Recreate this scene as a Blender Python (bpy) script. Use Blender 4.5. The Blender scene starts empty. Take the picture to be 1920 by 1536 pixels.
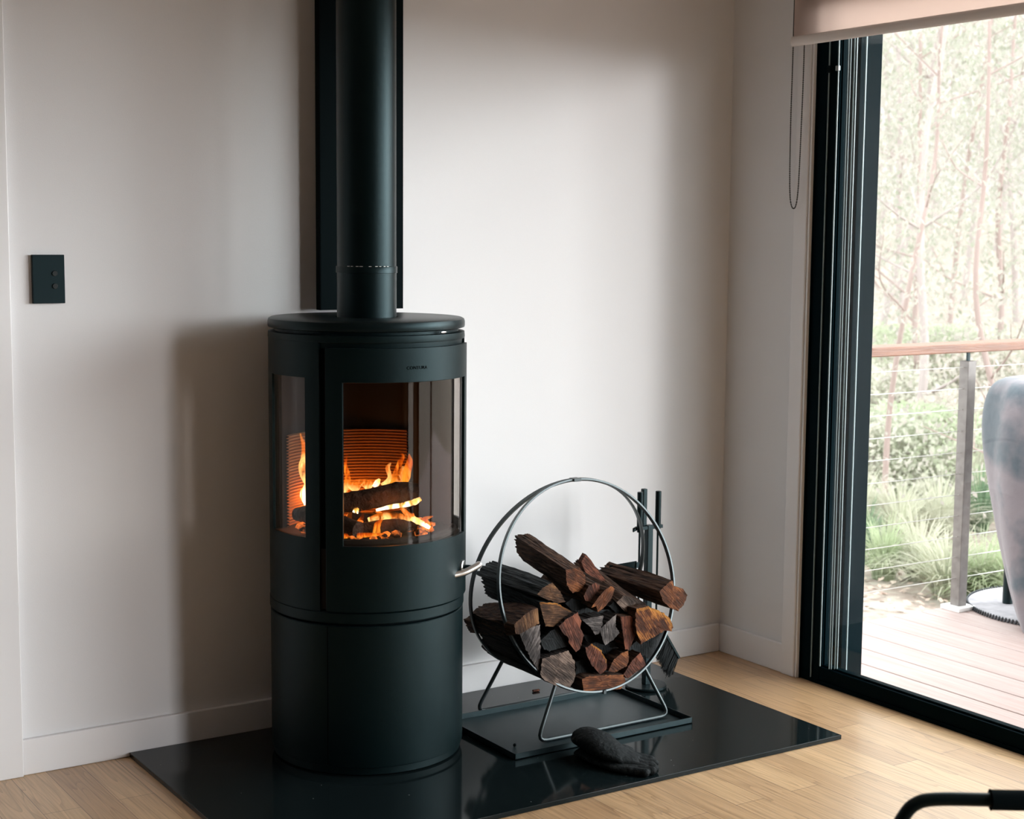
import bpy, bmesh, math, random
from mathutils import Vector, Matrix, noise
C = bpy.context.scene.collection
random.seed(7)
PI = math.pi
R_ = math.radians

# ---------------------------------------------------------------- camera
YAW, PITCH, ROLL, F = 0.575, 0.1116, 0.0084, 2899.0
CAM = Vector((-3.1863, -3.6873, 1.3075))
_f = Vector((math.sin(YAW)*math.cos(PITCH), math.cos(YAW)*math.cos(PITCH), -math.sin(PITCH)))
_r0 = Vector((math.cos(YAW), -math.sin(YAW), 0)); _u0 = _r0.cross(_f)
_r = _r0*math.cos(ROLL) + _u0*math.sin(ROLL)
_u = _u0*math.cos(ROLL) - _r0*math.sin(ROLL)
cd = bpy.data.cameras.new('camera'); cam = bpy.data.objects.new('camera', cd); C.objects.link(cam)
cd.sensor_width = 36; cd.lens = F/1920*36; cd.clip_start = .05; cd.clip_end = 300
m = Matrix((( _r.x, _u.x, -_f.x, CAM.x), (_r.y, _u.y, -_f.y, CAM.y), (_r.z, _u.z, -_f.z, CAM.z), (0, 0, 0, 1)))
cam.matrix_world = m
cd.dof.use_dof = True; cd.dof.focus_distance = 4.0; cd.dof.aperture_fstop = 6.3
bpy.context.scene.camera = cam

def ray(px, py): return _f + _r*((px-960)/F) - _u*((py-768)/F)
def P(px, py, ax, v):                      # photo point on a world plane
    d = ray(px, py); i = 'xyz'.index(ax); return CAM + d*((v-CAM[i])/d[i])

# ---------------------------------------------------------------- materials
def srgb(c):
    def g(v):
        v /= 255.; return v/12.92 if v <= .04045 else ((v+.055)/1.055)**2.4
    return (g(c[0]), g(c[1]), g(c[2]), 1)
MC = {}
def mat(name, col, rough=.5, metal=0, var=0, vscale=20, stretch=(1,1,1), col2=None, bump=0, bscale=60, bstretch=None, spec=.5, coat=0, sheen=0, coat_rough=.05, lo=.3, hi=.7, tint=(1, 1, 1)):
    if name in MC: return MC[name]
    M = bpy.data.materials.new(name); M.use_nodes = True; nt = M.node_tree; N = nt.nodes; L = nt.links
    b = N['Principled BSDF']
    b.inputs['Base Color'].default_value = (*col[:3], 1); b.inputs['Roughness'].default_value = rough
    b.inputs['Metallic'].default_value = metal; b.inputs['Specular IOR Level'].default_value = spec
    b.inputs['Coat Weight'].default_value = coat; b.inputs['Coat Roughness'].default_value = coat_rough
    b.inputs['Sheen Weight'].default_value = sheen
    b.inputs['Specular Tint'].default_value = (*tint, 1)
    tc = N.new('ShaderNodeTexCoord')
    if col2 is not None:
        mp = N.new('ShaderNodeMapping'); mp.inputs['Scale'].default_value = stretch; L.new(tc.outputs['Object'], mp.inputs[0])
        nz = N.new('ShaderNodeTexNoise'); nz.inputs['Scale'].default_value = vscale; nz.inputs['Detail'].default_value = 6
        L.new(mp.outputs[0], nz.inputs['Vector'])
        cr = N.new('ShaderNodeValToRGB'); cr.color_ramp.elements[0].position = lo; cr.color_ramp.elements[1].position = hi
        cr.color_ramp.elements[0].color = (*col[:3], 1); cr.color_ramp.elements[1].color = (*col2[:3], 1)
        L.new(nz.outputs['Fac'], cr.inputs[0]); L.new(cr.outputs[0], b.inputs['Base Color'])
    if bump:
        mp = N.new('ShaderNodeMapping'); mp.inputs['Scale'].default_value = bstretch or (1,1,1); L.new(tc.outputs['Object'], mp.inputs[0])
        nz = N.new('ShaderNodeTexNoise'); nz.inputs['Scale'].default_value = bscale; nz.inputs['Detail'].default_value = 5
        L.new(mp.outputs[0], nz.inputs['Vector'])
        bp = N.new('ShaderNodeBump'); bp.inputs['Strength'].default_value = bump; bp.inputs['Distance'].default_value = .01
        L.new(nz.outputs['Fac'], bp.inputs['Height']); L.new(bp.outputs[0], b.inputs['Normal'])
    MC[name] = M; return M

WALL = mat('wall_paint', (.775, .775, .785), .75, bump=.05, bscale=400, spec=.3)
DARKW = mat('wall_low_bounce', (.22, .225, .235), .8)  # unseen left and front walls, darkened to cut bounce light in the room
TRIM = mat('trim_paint', (.82, .815, .825), .4, spec=.4)
CEIL = mat('ceiling_paint', (.80, .78, .76), .9)
STOVE = mat('stove_steel', (.0012, .0050, .0058), .42, bump=.12, bscale=900, spec=.27, col2=(.0018, .0065, .0072), vscale=300, tint=(.55, .85, .92))
STOVED = mat('stove_steel_dark', (.006, .008, .009), .6)
IRON = mat('black_iron', (.003, .006, .007), .36, bump=.05, bscale=600, spec=.3, tint=(.55, .85, .92))
FLUE = mat('flue_paint', (.0014, .005, .0055), .36, bump=.06, bscale=900, spec=.32, tint=(.55, .85, .92))
SHIELD = mat('shield_paint', (.001, .0025, .003), .8, spec=.1, tint=(.55, .85, .92))
ALU = mat('frame_black', (.0008, .005, .007), .5, spec=.02, tint=(.5, .9, 1))
CHROME = mat('brushed_nickel', (.62, .60, .58), .28, 1)
STEEL = mat('tray_steel', (.007, .012, .014), .36, spec=.55, bump=.04, bscale=700, col2=(.012, .018, .020), vscale=60, tint=(.55, .85, .92))
RACK = mat('rack_steel', (.010, .015, .017), .38, spec=1.0, metal=.1, tint=(.85, .97, 1))
PLASTIC = mat('switch_black', (.002, .006, .008), .5, spec=.25, tint=(.55, .85, .92))
LEATHER = mat('glove_leather', (.003, .0055, .0065), .75, bump=.5, bscale=90, spec=.25)
FABRIC = mat('grey_cover_fabric', (.16, .138, .150), .9, col2=(.06, .075, .09), vscale=4.2, bump=.7, bscale=9, sheen=.2, lo=.50, hi=.62)
BLIND = mat('blind_fabric', (.62, .56, .53), .9, bump=.1, bscale=900, bstretch=(1,1,1))
_n = BLIND.node_tree; _t = _n.nodes.new('ShaderNodeBsdfTranslucent'); _t.inputs[0].default_value = (.86, .74, .68, 1); _m = _n.nodes.new('ShaderNodeMixShader'); _m.inputs[0].default_value = .72
_n.links.new(_n.nodes['Principled BSDF'].outputs[0], _m.inputs[1]); _n.links.new(_t.outputs[0], _m.inputs[2]); _n.links.new(_m.outputs[0], _n.nodes['Material Output'].inputs[0])
BLINDBAR = mat('blind_bar', (.82, .78, .76), .6)
RAILWOOD = mat('rail_hardwood', (.20, .078, .036), .40, col2=(.125, .046, .022), vscale=8, stretch=(.6,12,12), bump=.2, bscale=60, bstretch=(.3,8,8))
POSTM = mat('post_grey', (.17, .15, .14), .4, metal=.2, col2=(.11, .095, .088), vscale=30)
WIRE = mat('steel_wire', (.60, .58, .55), .35, .5)
WHITEP = mat('white_plate', (.75, .74, .72), .5)
RUBBER = mat('mat_rubber', (.03, .035, .04), .6)
BRISTLE = mat('bristle', (.006, .009, .010), .9)
CHAIN = mat('chain_beads', (.06, .06, .055), .4, .4)
SILVER = mat('latch_grey', (.30, .34, .35), .4, .5)
SOOT = mat('firebox_soot', (.010, .008, .007), .9)
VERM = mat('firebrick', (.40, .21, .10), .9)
CHAR = mat('charred_log', (.018, .012, .010), .85, bump=1.0, bscale=70, col2=(.06, .03, .018), vscale=30)
DECKW = mat('deck_boards', (.355, .275, .255), .5, col2=(.285, .205, .185), vscale=5, stretch=(12, .7, 1), bump=.15, bscale=40, bstretch=(6,.4,1))

def wood_floor():
    M = bpy.data.materials.new('oak_floor'); M.use_nodes = True; nt = M.node_tree; N = nt.nodes; L = nt.links
    b = N['Principled BSDF']; tc = N.new('ShaderNodeTexCoord'); sp = N.new('ShaderNodeSeparateXYZ'); L.new(tc.outputs['Object'], sp.inputs[0])
    cb = N.new('ShaderNodeCombineXYZ'); L.new(sp.outputs[1], cb.inputs[0]); L.new(sp.outputs[0], cb.inputs[1])
    br = N.new('ShaderNodeTexBrick'); br.offset = .37; br.offset_frequency = 2
    br.inputs['Scale'].default_value = 1; br.inputs['Brick Width'].default_value = .78; br.inputs['Row Height'].default_value = .086
    br.inputs['Mortar Size'].default_value = .0008; br.inputs['Mortar Smooth'].default_value = .2; br.inputs['Bias'].default_value = 0
    br.inputs['Color1'].default_value = (.62, .41, .225, 1); br.inputs['Color2'].default_value = (.45, .275, .145, 1); br.inputs['Mortar'].default_value = (.16, .09, .05, 1)
    L.new(cb.outputs[0], br.inputs['Vector'])
    # warped growth rings along the board
    mp = N.new('ShaderNodeMapping'); mp.inputs['Scale'].default_value = (16, 1.3, 1); L.new(tc.outputs['Object'], mp.inputs[0])
    nz = N.new('ShaderNodeTexNoise'); nz.inputs['Scale'].default_value = 1.0; nz.inputs['Detail'].default_value = 2; nz.inputs['Distortion'].default_value = .6; L.new(mp.outputs[0], nz.inputs['Vector'])
    ml = N.new('ShaderNodeMath'); ml.operation = 'MULTIPLY'; ml.inputs[1].default_value = 9; L.new(nz.outputs['Fac'], ml.inputs[0])
    fr = N.new('ShaderNodeMath'); fr.operation = 'FRACT'; L.new(ml.outputs[0], fr.inputs[0])
    mp2 = N.new('ShaderNodeMapping'); mp2.inputs['Scale'].default_value = (160, 5, 1); L.new(tc.outputs['Object'], mp2.inputs[0])
    n2 = N.new('ShaderNodeTexNoise'); n2.inputs['Scale'].default_value = 1; n2.inputs['Detail'].default_value = 4; L.new(mp2.outputs[0], n2.inputs['Vector'])
    cr = N.new('ShaderNodeValToRGB'); cr.color_ramp.elements[0].position = 0; cr.color_ramp.elements[0].color = (.78, .75, .72, 1)
    e = cr.color_ramp.elements.new(.3); e.color = (1, 1, 1, 1); cr.color_ramp.elements[-1].position = 1; cr.color_ramp.elements[-1].color = (1.06, 1.05, 1.04, 1)
    L.new(fr.outputs[0], cr.inputs[0])
    mx = N.new('ShaderNodeMix'); mx.data_type = 'RGBA'; mx.blend_type = 'MULTIPLY'; mx.inputs[0].default_value = 1
    L.new(br.outputs['Color'], mx.inputs[6]); L.new(cr.outputs[0], mx.inputs[7])
    cr2 = N.new('ShaderNodeValToRGB'); cr2.color_ramp.elements[0].position = .3; cr2.color_ramp.elements[0].color = (.8, .78, .75, 1); cr2.color_ramp.elements[1].position = .6; cr2.color_ramp.elements[1].color = (1.05, 1.05, 1.05, 1)
    L.new(n2.outputs['Fac'], cr2.inputs[0])
    mx2 = N.new('ShaderNodeMix'); mx2.data_type = 'RGBA'; mx2.blend_type = 'MULTIPLY'; mx2.inputs[0].default_value = 1
    L.new(mx.outputs[2], mx2.inputs[6]); L.new(cr2.outputs[0], mx2.inputs[7]); L.new(mx2.outputs[2], b.inputs['Base Color'])
    b.inputs['Roughness'].default_value = .31; b.inputs['Specular IOR Level'].default_value = .95
    bp = N.new('ShaderNodeBump'); bp.inputs['Strength'].default_value = .12; bp.inputs['Distance'].default_value = .003; L.new(n2.outputs['Fac'], bp.inputs['Height']); L.new(bp.outputs[0], b.inputs['Normal'])
    return M
OAK = wood_floor()

def granite():
    M = bpy.data.materials.new('black_polished_stone'); M.use_nodes = True; nt = M.node_tree; N = nt.nodes; L = nt.links
    b = N['Principled BSDF']; tc = N.new('ShaderNodeTexCoord')
    vo = N.new('ShaderNodeTexVoronoi'); vo.inputs['Scale'].default_value = 55; L.new(tc.outputs['Object'], vo.inputs['Vector'])
    sc_ = N.new('ShaderNodeSeparateColor'); L.new(vo.outputs['Color'], sc_.inputs[0])
    a = N.new('ShaderNodeMath'); a.operation = 'LESS_THAN'; a.inputs[1].default_value = .06; L.new(vo.outputs['Distance'], a.inputs[0])
    c = N.new('ShaderNodeMath'); c.operation = 'GREATER_THAN'; c.inputs[1].default_value = .93; L.new(sc_.outputs[0], c.inputs[0])
    mu = N.new('ShaderNodeMath'); mu.operation = 'MULTIPLY'; L.new(a.outputs[0], mu.inputs[0]); L.new(c.outputs[0], mu.inputs[1])
    mx = N.new('ShaderNodeMix'); mx.data_type = 'RGBA'; mx.inputs[6].default_value = (.006, .010, .011, 1); mx.inputs[7].default_value = (.45, .45, .44, 1)
    L.new(mu.outputs[0], mx.inputs[0]); L.new(mx.outputs[2], b.inputs['Base Color'])
    b.inputs['Roughness'].default_value = .07; b.inputs['Specular IOR Level'].default_value = .18
    nz = N.new('ShaderNodeTexNoise'); nz.inputs['Scale'].default_value = 6; nz.inputs['Detail'].default_value = 4; L.new(tc.outputs['Object'], nz.inputs['Vector'])
    rm = N.new('ShaderNodeMapRange'); rm.inputs[3].default_value = .03; rm.inputs[4].default_value = .16; L.new(nz.outputs['Fac'], rm.inputs[0]); L.new(rm.outputs[0], b.inputs['Roughness'])
    return M
STONE = granite()

def glass(name, tint=(1,1,1), rough=0.0, gain=1.0):
    M = bpy.data.materials.new(name); M.use_nodes = True; nt = M.node_tree; N = nt.nodes; L = nt.links
    N.remove(N['Principled BSDF']); out = N['Material Output']
    t = N.new('ShaderNodeBsdfTransparent'); t.inputs[0].default_value = (*tint, 1)
    g = N.new('ShaderNodeBsdfGlossy'); g.inputs['Roughness'].default_value = rough; g.inputs[0].default_value = (1, 1, 1, 1)
    fr = N.new('ShaderNodeFresnel'); ge = N.new('ShaderNodeNewGeometry'); mr_ = N.new('ShaderNodeMapRange'); mr_.inputs[3].default_value = 1.5; mr_.inputs[4].default_value = 1/1.5
    L.new(ge.outputs['Backfacing'], mr_.inputs[0]); L.new(mr_.outputs[0], fr.inputs[0])
    ml = N.new('ShaderNodeMath'); ml.operation = 'MULTIPLY'; ml.inputs[1].default_value = gain; ml.use_clamp = True; L.new(fr.outputs[0], ml.inputs[0])
    mx = N.new('ShaderNodeMixShader'); L.new(ml.outputs[0], mx.inputs[0]); L.new(t.outputs[0], mx.inputs[1]); L.new(g.outputs[0], mx.inputs[2]); L.new(mx.outputs[0], out.inputs[0])
    return M
DOORGLASS = glass('door_glass', (.97, .98, .975), 0, .35)
STOVEGLASS = glass('stove_glass', (.90, .88, .86), .01, .55)

def flame_mat(name, core, edge, s):
    M = bpy.data.materials.new(name); M.use_nodes = True; nt = M.node_tree; N = nt.nodes; L = nt.links
    N.remove(N['Principled BSDF']); out = N['Material Output']
    tc = N.new('ShaderNodeTexCoord'); sp = N.new('ShaderNodeSeparateXYZ'); L.new(tc.outputs['Generated'], sp.inputs[0])
    nz = N.new('ShaderNodeTexNoise'); nz.inputs['Scale'].default_value = 28; nz.inputs['Detail'].default_value = 3; nz.inputs['Distortion'].default_value = 1.2
    mp = N.new('ShaderNodeMapping'); mp.inputs['Scale'].default_value = (1.6, 1.6, .55); L.new(tc.outputs['Object'], mp.inputs[0]); L.new(mp.outputs[0], nz.inputs['Vector'])
    cr = N.new('ShaderNodeValToRGB'); cr.color_ramp.elements[0].color = (*edge, 1); cr.color_ramp.elements[1].color = (*core, 1); cr.color_ramp.elements[0].position = .38; cr.color_ramp.elements[1].position = .66
    hz_ = N.new('ShaderNodeMapRange'); hz_.inputs[1].default_value = 0; hz_.inputs[2].default_value = .75; hz_.inputs[3].default_value = .16; hz_.inputs[4].default_value = -.12; L.new(sp.outputs[2], hz_.inputs[0])
    sm = N.new('ShaderNodeMath'); sm.operation = 'ADD'; L.new(nz.outputs['Fac'], sm.inputs[0]); L.new(hz_.outputs[0], sm.inputs[1]); L.new(sm.outputs[0], cr.inputs[0])
    em = N.new('ShaderNodeEmission'); em.inputs[1].default_value = s; L.new(cr.outputs[0], em.inputs[0])
    tr = N.new('ShaderNodeBsdfTransparent')
    lw = N.new('ShaderNodeLayerWeight'); lw.inputs[0].default_value = .35
    # opaque in the middle of the tongue, thin at its rim and towards its tip
    inv = N.new('ShaderNodeMath'); inv.operation = 'SUBTRACT'; inv.inputs[0].default_value = 1; L.new(lw.outputs['Facing'], inv.inputs[1])
    zr = N.new('ShaderNodeMapRange'); zr.inputs[1].default_value = .45; zr.inputs[2].default_value = 1; zr.inputs[3].default_value = 1; zr.inputs[4].default_value = .15; L.new(sp.outputs[2], zr.inputs[0])
    nr = N.new('ShaderNodeMapRange'); nr.inputs[1].default_value = .36; nr.inputs[2].default_value = .6; nr.inputs[3].default_value = .05; nr.inputs[4].default_value = 1; L.new(nz.outputs['Fac'], nr.inputs[0])
    m1 = N.new('ShaderNodeMath'); m1.operation = 'MULTIPLY'; L.new(inv.outputs[0], m1.inputs[0]); L.new(zr.outputs[0], m1.inputs[1])
    m2 = N.new('ShaderNodeMath'); m2.operation = 'MULTIPLY'; m2.use_clamp = True; L.new(m1.outputs[0], m2.inputs[0]); L.new(nr.outputs[0], m2.inputs[1])
    mx = N.new('ShaderNodeMixShader'); L.new(m2.outputs[0], mx.inputs[0]); L.new(tr.outputs[0], mx.inputs[1]); L.new(em.outputs[0], mx.inputs[2]); L.new(mx.outputs[0], out.inputs[0])
    return M
FL_Y = flame_mat('flame_yellow', (1.0, .62, .20), (1.0, .20, .01), 2.0)
FL_O = flame_mat('flame_orange', (1.0, .34, .03), (.9, .10, .002), 1.5)
FL_W = flame_mat('flame_white', (1.0, .85, .55), (1.0, .45, .08), 4.5)
def ember_mat():
    M = bpy.data.materials.new('ember'); M.use_nodes = True; nt = M.node_tree; N = nt.nodes; L = nt.links; b = N['Principled BSDF']
    b.inputs['Base Color'].default_value = (.03, .015, .01, 1); b.inputs['Roughness'].default_value = .9
    nz = N.new('ShaderNodeTexNoise'); nz.inputs['Scale'].default_value = 40; tc = N.new('ShaderNodeTexCoord'); L.new(tc.outputs['Object'], nz.inputs['Vector'])
    cr = N.new('ShaderNodeValToRGB'); cr.color_ramp.elements[0].position = .46; cr.color_ramp.elements[0].color = (0,0,0,1); cr.color_ramp.elements[1].position = .66; cr.color_ramp.elements[1].color = (1, .22, .03, 1)
    L.new(nz.outputs['Fac'], cr.inputs[0]); L.new(cr.outputs[0], b.inputs['Emission Color']); b.inputs['Emission Strength'].default_value = 1.6
    return M
EMBER = ember_mat()

# ---------------------------------------------------------------- mesh helpers
def new(): return bmesh.new()
def box(bm, a, b, mi=0):
    x0,y0,z0 = [min(a[i],b[i]) for i in range(3)]; x1,y1,z1 = [max(a[i],b[i]) for i in range(3)]
    v = [bm.verts.new(p) for p in ((x0,y0,z0),(x1,y0,z0),(x1,y1,z0),(x0,y1,z0),(x0,y0,z1),(x1,y0,z1),(x1,y1,z1),(x0,y1,z1))]
    for q in ((0,3,2,1),(4,5,6,7),(0,1,5,4),(1,2,6,5),(2,3,7,6),(3,0,4,7)):
        f = bm.faces.new([v[i] for i in q]); f.material_index = mi
    return v
def frame_of(t):
    t = t.normalized(); a = Vector((0,0,1)) if abs(t.z) < .9 else Vector((1,0,0))
    n = t.cross(a).normalized(); return n, t.cross(n).normalized()
def tube(bm, pts, r, n=10, cap=True, flat=None):
    pts = [Vector(p) for p in pts]; rs = r if isinstance(r, (list, tuple)) else [r]*len(pts); rings = []; pn = None
    for i, p in enumerate(pts):
        t = (pts[min(i+1, len(pts)-1)] - pts[max(i-1, 0)]).normalized()
        if pn is None: a, b = frame_of(t)
        else: a = (pn - t*pn.dot(t)).normalized(); b = t.cross(a).normalized()
        pn = a
        rings.append([bm.verts.new(p + (a*math.cos(2*PI*k/n) + b*math.sin(2*PI*k/n))*rs[i]) for k in range(n)])
    for i in range(len(rings)-1):
        for k in range(n): bm.faces.new((rings[i][k], rings[i][(k+1)%n], rings[i+1][(k+1)%n], rings[i+1][k]))
    if cap: bm.faces.new(rings[0][::-1]); bm.faces.new(rings[-1])
def lathe(bm, c, prof, n=64, a0=0, a1=2*PI):
    full = abs(a1-a0-2*PI) < 1e-4; m = n if full else n+1; rings = []
    for (r, z) in prof: rings.append([bm.verts.new((c[0]+r*math.cos(a0+(a1-a0)*k/n), c[1]+r*math.sin(a0+(a1-a0)*k/n), z)) for k in range(m)])
    for i in range(len(rings)-1):
        for k in range(n): bm.faces.new((rings[i][k], rings[i][(k+1)%m], rings[i+1][(k+1)%m], rings[i+1][k]))
    if full:
        bm.faces.new(rings[0][::-1]); bm.faces.new(rings[-1])
def catmull(pts, s=8):
    pts = [Vector(p) for p in pts]; q = [pts[0]*2-pts[1]] + pts + [pts[-1]*2-pts[-2]]; out = []
    for i in range(1, len(q)-2):
        a,b,c,d = q[i-1:i+3]
        for k in range(s):
            t = k/s; out.append(.5*((2*b)+(c-a)*t+(2*a-5*b+4*c-d)*t*t+(3*b-a-3*c+d)*t**3))
    out.append(pts[-1]); return out
def cyl_panel(bm, c, ro, ri, a0, a1, z0, z1, holes=(), step=R_(3), full=False):
    As = {a0, a1}; Zs = {z0, z1}
    for h in holes: As |= {h[0], h[1]}; Zs |= {h[2], h[3]}
    a = sorted(As); AA = []
    for i in range(len(a)-1):
        k = max(1, math.ceil((a[i+1]-a[i])/step)); AA += [a[i]+(a[i+1]-a[i])*j/k for j in range(k)]
    AA.append(a[-1]); ZZ = sorted(Zs); na, nz = len(AA)-1, len(ZZ)-1
    def solid(i, j):
        if full: i %= na
        if i < 0 or j < 0 or i >= na or j >= nz: return False
        am, zm = (AA[i]+AA[i+1])/2, (ZZ[j]+ZZ[j+1])/2
        return not any(h[0] < am < h[1] and h[2] < zm < h[3] for h in holes)
    V = {}
    def v(i, j, s):
        ii = i % na if full else i; k = (ii, j, s)
        if k not in V:
            r = ro if s == 0 else ri; V[k] = bm.verts.new((c[0]+r*math.cos(AA[ii]), c[1]+r*math.sin(AA[ii]), ZZ[j]))
        return V[k]
    for i in range(na):
        for j in range(nz):
            if not solid(i, j): continue
            bm.faces.new((v(i,j,0), v(i+1,j,0), v(i+1,j+1,0), v(i,j+1,0)))
            bm.faces.new((v(i,j,1), v(i,j+1,1), v(i+1,j+1,1), v(i+1,j,1)))
            if not solid(i-1, j): bm.faces.new((v(i,j,0), v(i,j+1,0), v(i,j+1,1), v(i,j,1)))
            if not solid(i+1, j): bm.faces.new((v(i+1,j,0), v(i+1,j,1), v(i+1,j+1,1), v(i+1,j+1,0)))
            if not solid(i, j-1): bm.faces.new((v(i,j,0), v(i,j,1), v(i+1,j,1), v(i+1,j,0)))
            if not solid(i, j+1): bm.faces.new((v(i,j+1,0), v(i+1,j+1,0), v(i+1,j+1,1), v(i,j+1,1)))
def obj(name, bm, mats, parent=None, org=None, sharp=35, bevel=0, bseg=2):
    if org is None: org = parent.get('_o') if parent is not None else (0,0,0)
    org = Vector(org)
    for v in bm.verts: v.co -= org
    bmesh.ops.recalc_face_normals(bm, faces=bm.faces[:])
    me = bpy.data.meshes.new(name); bm.to_mesh(me); bm.free()
    for p in me.polygons: p.use_smooth = True
    me.set_sharp_from_angle(angle=R_(sharp))
    for mt in (mats if isinstance(mats, (list, tuple)) else [mats]): me.materials.append(mt)
    o = bpy.data.objects.new(name, me); C.objects.link(o); o['_o'] = list(org)
    if parent is not None: o.parent = parent
    else: o.location = org
    if bevel:
        b = o.modifiers.new('bevel', 'BEVEL'); b.width = bevel; b.segments = bseg; b.limit_method = 'ANGLE'; b.angle_limit = R_(40)
        b.harden_normals = True
    return o
def thing(name, label, cat, org, group=None):
    o = bpy.data.objects.new(name, None); C.objects.link(o); o.location = org; o['_o'] = list(org); o.empty_display_size = .05
    o['label'] = label; o['category'] = cat
    if group: o['group'] = group
    return o
def tag(o, label, cat, group=None, kind=None):
    o['label'] = label; o['category'] = cat
    if group: o['group'] = group
    if kind: o['kind'] = kind
    return o
def struct(name, bm, m, **k):
    o = obj(name, bm, m, **k)
    if not k.get('parent'): o['kind'] = 'structure'
    return o

# ---------------------------------------------------------------- room shell
XL, YR, ZC = -6.2, -6.6, 2.55
D0, D1, DZ = -.365, -2.75, 2.08            # door opening in the right wall
bm = new(); box(bm, (XL-.15, YR-.15, -.12), (.15, .15, 0)); struct('floor', bm, OAK)
bm = new(); box(bm, (XL-.15, YR-.15, ZC), (.15, .15, ZC+.12)); struct('ceiling', bm, CEIL)
bm = new(); box(bm, (XL-.15, 0, 0), (.15, .15, ZC)); struct('wall_back', bm, WALL)
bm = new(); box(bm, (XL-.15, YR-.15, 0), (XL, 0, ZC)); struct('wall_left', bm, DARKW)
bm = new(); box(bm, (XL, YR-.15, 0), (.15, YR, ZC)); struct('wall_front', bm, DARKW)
# right wall: the sliding door, then unseen pier and window added to shape light
E0, E1 = D1-.50, -4.5
bm = new()
box(bm, (0, D0, 0), (.15, 0, ZC)); box(bm, (0, E0, 0), (.15, D1, ZC)); box(bm, (0, YR, 0), (.15, E1, ZC)); box(bm, (0, E1, DZ), (.15, D0, ZC)); struct('wall_right', bm, WALL)
bm = new()
box(bm, (.02, E0-.05, .0), (.10, E0, DZ)); box(bm, (.02, E1, 0), (.10, E1+.05, DZ)); box(bm, (.02, E1+.05, 0), (.10, E0-.05, .06)); box(bm, (.02, E1+.05, DZ-.06), (.10, E0-.05, DZ))
struct('added_window_1', bm, ALU)
bm = new(); box(bm, (-2.205, -.014, 0), (-.012, 0, .089)); struct('baseboard_back', bm, TRIM, bevel=.003)
bm = new(); box(bm, (-.013, -.306, 0), (0, -.012, .089)); struct('baseboard_right', bm, TRIM, bevel=.003)
bm = new(); box(bm, (-2.32, -.022, 0), (-2.205, 0, 2.1)); struct('trim_1', bm, TRIM, bevel=.003)
bm = new(); box(bm, (-.018, -.358, 0), (0, -.304, 2.12)); box(bm, (-.014, -.368, 0), (.004, -.360, 2.12)); struct('trim_2', bm, TRIM, bevel=.003)
# dark plinth strip under frames
# ---------------------------------------------------------------- sliding door (black aluminium)
fr = thing('door_1', 'x', 'door', (0, D0, 0)); fr['kind'] = 'structure'; del fr['category']; del fr['label']
def jamb(s, y0):       # stepped extrusion: list of (x, y-depth) going from the wall into the opening
    bm = new()
    for (xa, xb, ya, yb) in s: box(bm, (xa, y0+ya, 0), (xb, y0+yb, DZ))
    return bm
bm = new(); box(bm, (-.004, -.372, 0), (.045, -.366, DZ)); box(bm, (0, -.412, 0), (.045, -.372, DZ)); box(bm, (.045, -.40, 0), (.13, -.366, DZ))
obj('jamb', bm, ALU, fr, bevel=.0015)
bm = new(); box(bm, (.07, -.468, 0), (.155, -.40, DZ)); box(bm, (.06, -.452, 0), (.07, -.40, DZ)); obj('outer_jamb', bm, ALU, fr, bevel=.0015)
bm = new(); box(bm, (-.004, D1, 0), (.15, D1+.05, DZ)); obj('jamb', bm, ALU, fr, bevel=.0015)
bm = new(); box(bm, (0, D1, DZ-.05), (.15, D0, DZ)); obj('head', bm, ALU, fr, bevel=.0015)
bm = new(); box(bm, (-.002, D1+.05, 0), (.15, -.412, .012)); obj('threshold', bm, ALU, fr, bevel=.0015)
def leaf(y0, y1, xa, xb, both=False):
    l = thing('sliding_leaf', 'x', 'x', (0, y0, 0)); del l['label']; del l['category']; l.parent = fr; l.location = Vector((0, y0, 0)) - Vector((0, D0, 0))
    l['_o'] = [0, y0, 0]
    bm = new()
    for s, y in ((-1, y0), (1, y1)):
        # stile with a step near its outer edge
        box(bm, (xa, y, .012), (xb, y+s*.034, DZ-.05)); box(bm, (xa+.006, y+s*.034, .012), (xb-.006, y+s*.0385, DZ-.05)); box(bm, (xa+.012, y+s*.0385, .012), (xb-.012, y+s*.0425, DZ-.05))
    obj('stile', bm, ALU, l, bevel=.0012)
    bm = new(); box(bm, (xa, y1+.034, .012), (xb, y0-.034, .052)); box(bm, (xa+.008, y1+.034, .052), (xb-.008, y0-.034, .058)); obj('bottom_rail', bm, ALU, l, bevel=.002)
    bm = new(); box(bm, (xa, y1+.034, DZ-.11), (xb, y0-.034, DZ-.05)); obj('top_rail', bm, ALU, l, bevel=.002)
    bm = new(); box(bm, ((xa+xb)/2-.003, y1+.040, .055), ((xa+xb)/2+.003, y0-.040, DZ-.1)); obj('glass_pane', bm, DOORGLASS, l)
    return l
lf = leaf(-.413, -1.61, .002, .040)
leaf(-1.58, -2.70, .048, .086)
EDGE_GLINT = mat('edge_glint_grey', (.20, .265, .275), .4)  # pale strips: reflections along the frame edges put in as colour
for nm_, px_, xx, wd, par in (('edge_glint_strip', 1521.5, -.0015, .0030, fr), ('edge_glint_strip', 1538, .0005, .0034, lf), ('edge_glint_strip', 1555.5, .0015, .0022, lf), ('edge_glint_strip', 1559.5, .006, .0022, lf), ('edge_glint_strip', 1566, .012, .003, lf), ('edge_glint_strip', 1570.5, .016, .0022, lf)):
    yy = P(px_, 1230, 'x', xx).y; bm = new(); box(bm, (xx-.002, yy-wd/2, .055 if par is lf else .014), (xx+.001, yy+wd/2, DZ-.06)); obj(nm_, bm, EDGE_GLINT, par)
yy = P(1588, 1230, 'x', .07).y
bm = new(); box(bm, (.066, yy-.0018, .014), (.070, yy+.0018, DZ-.06)); obj('edge_glint_strip', bm, EDGE_GLINT, fr)
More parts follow.
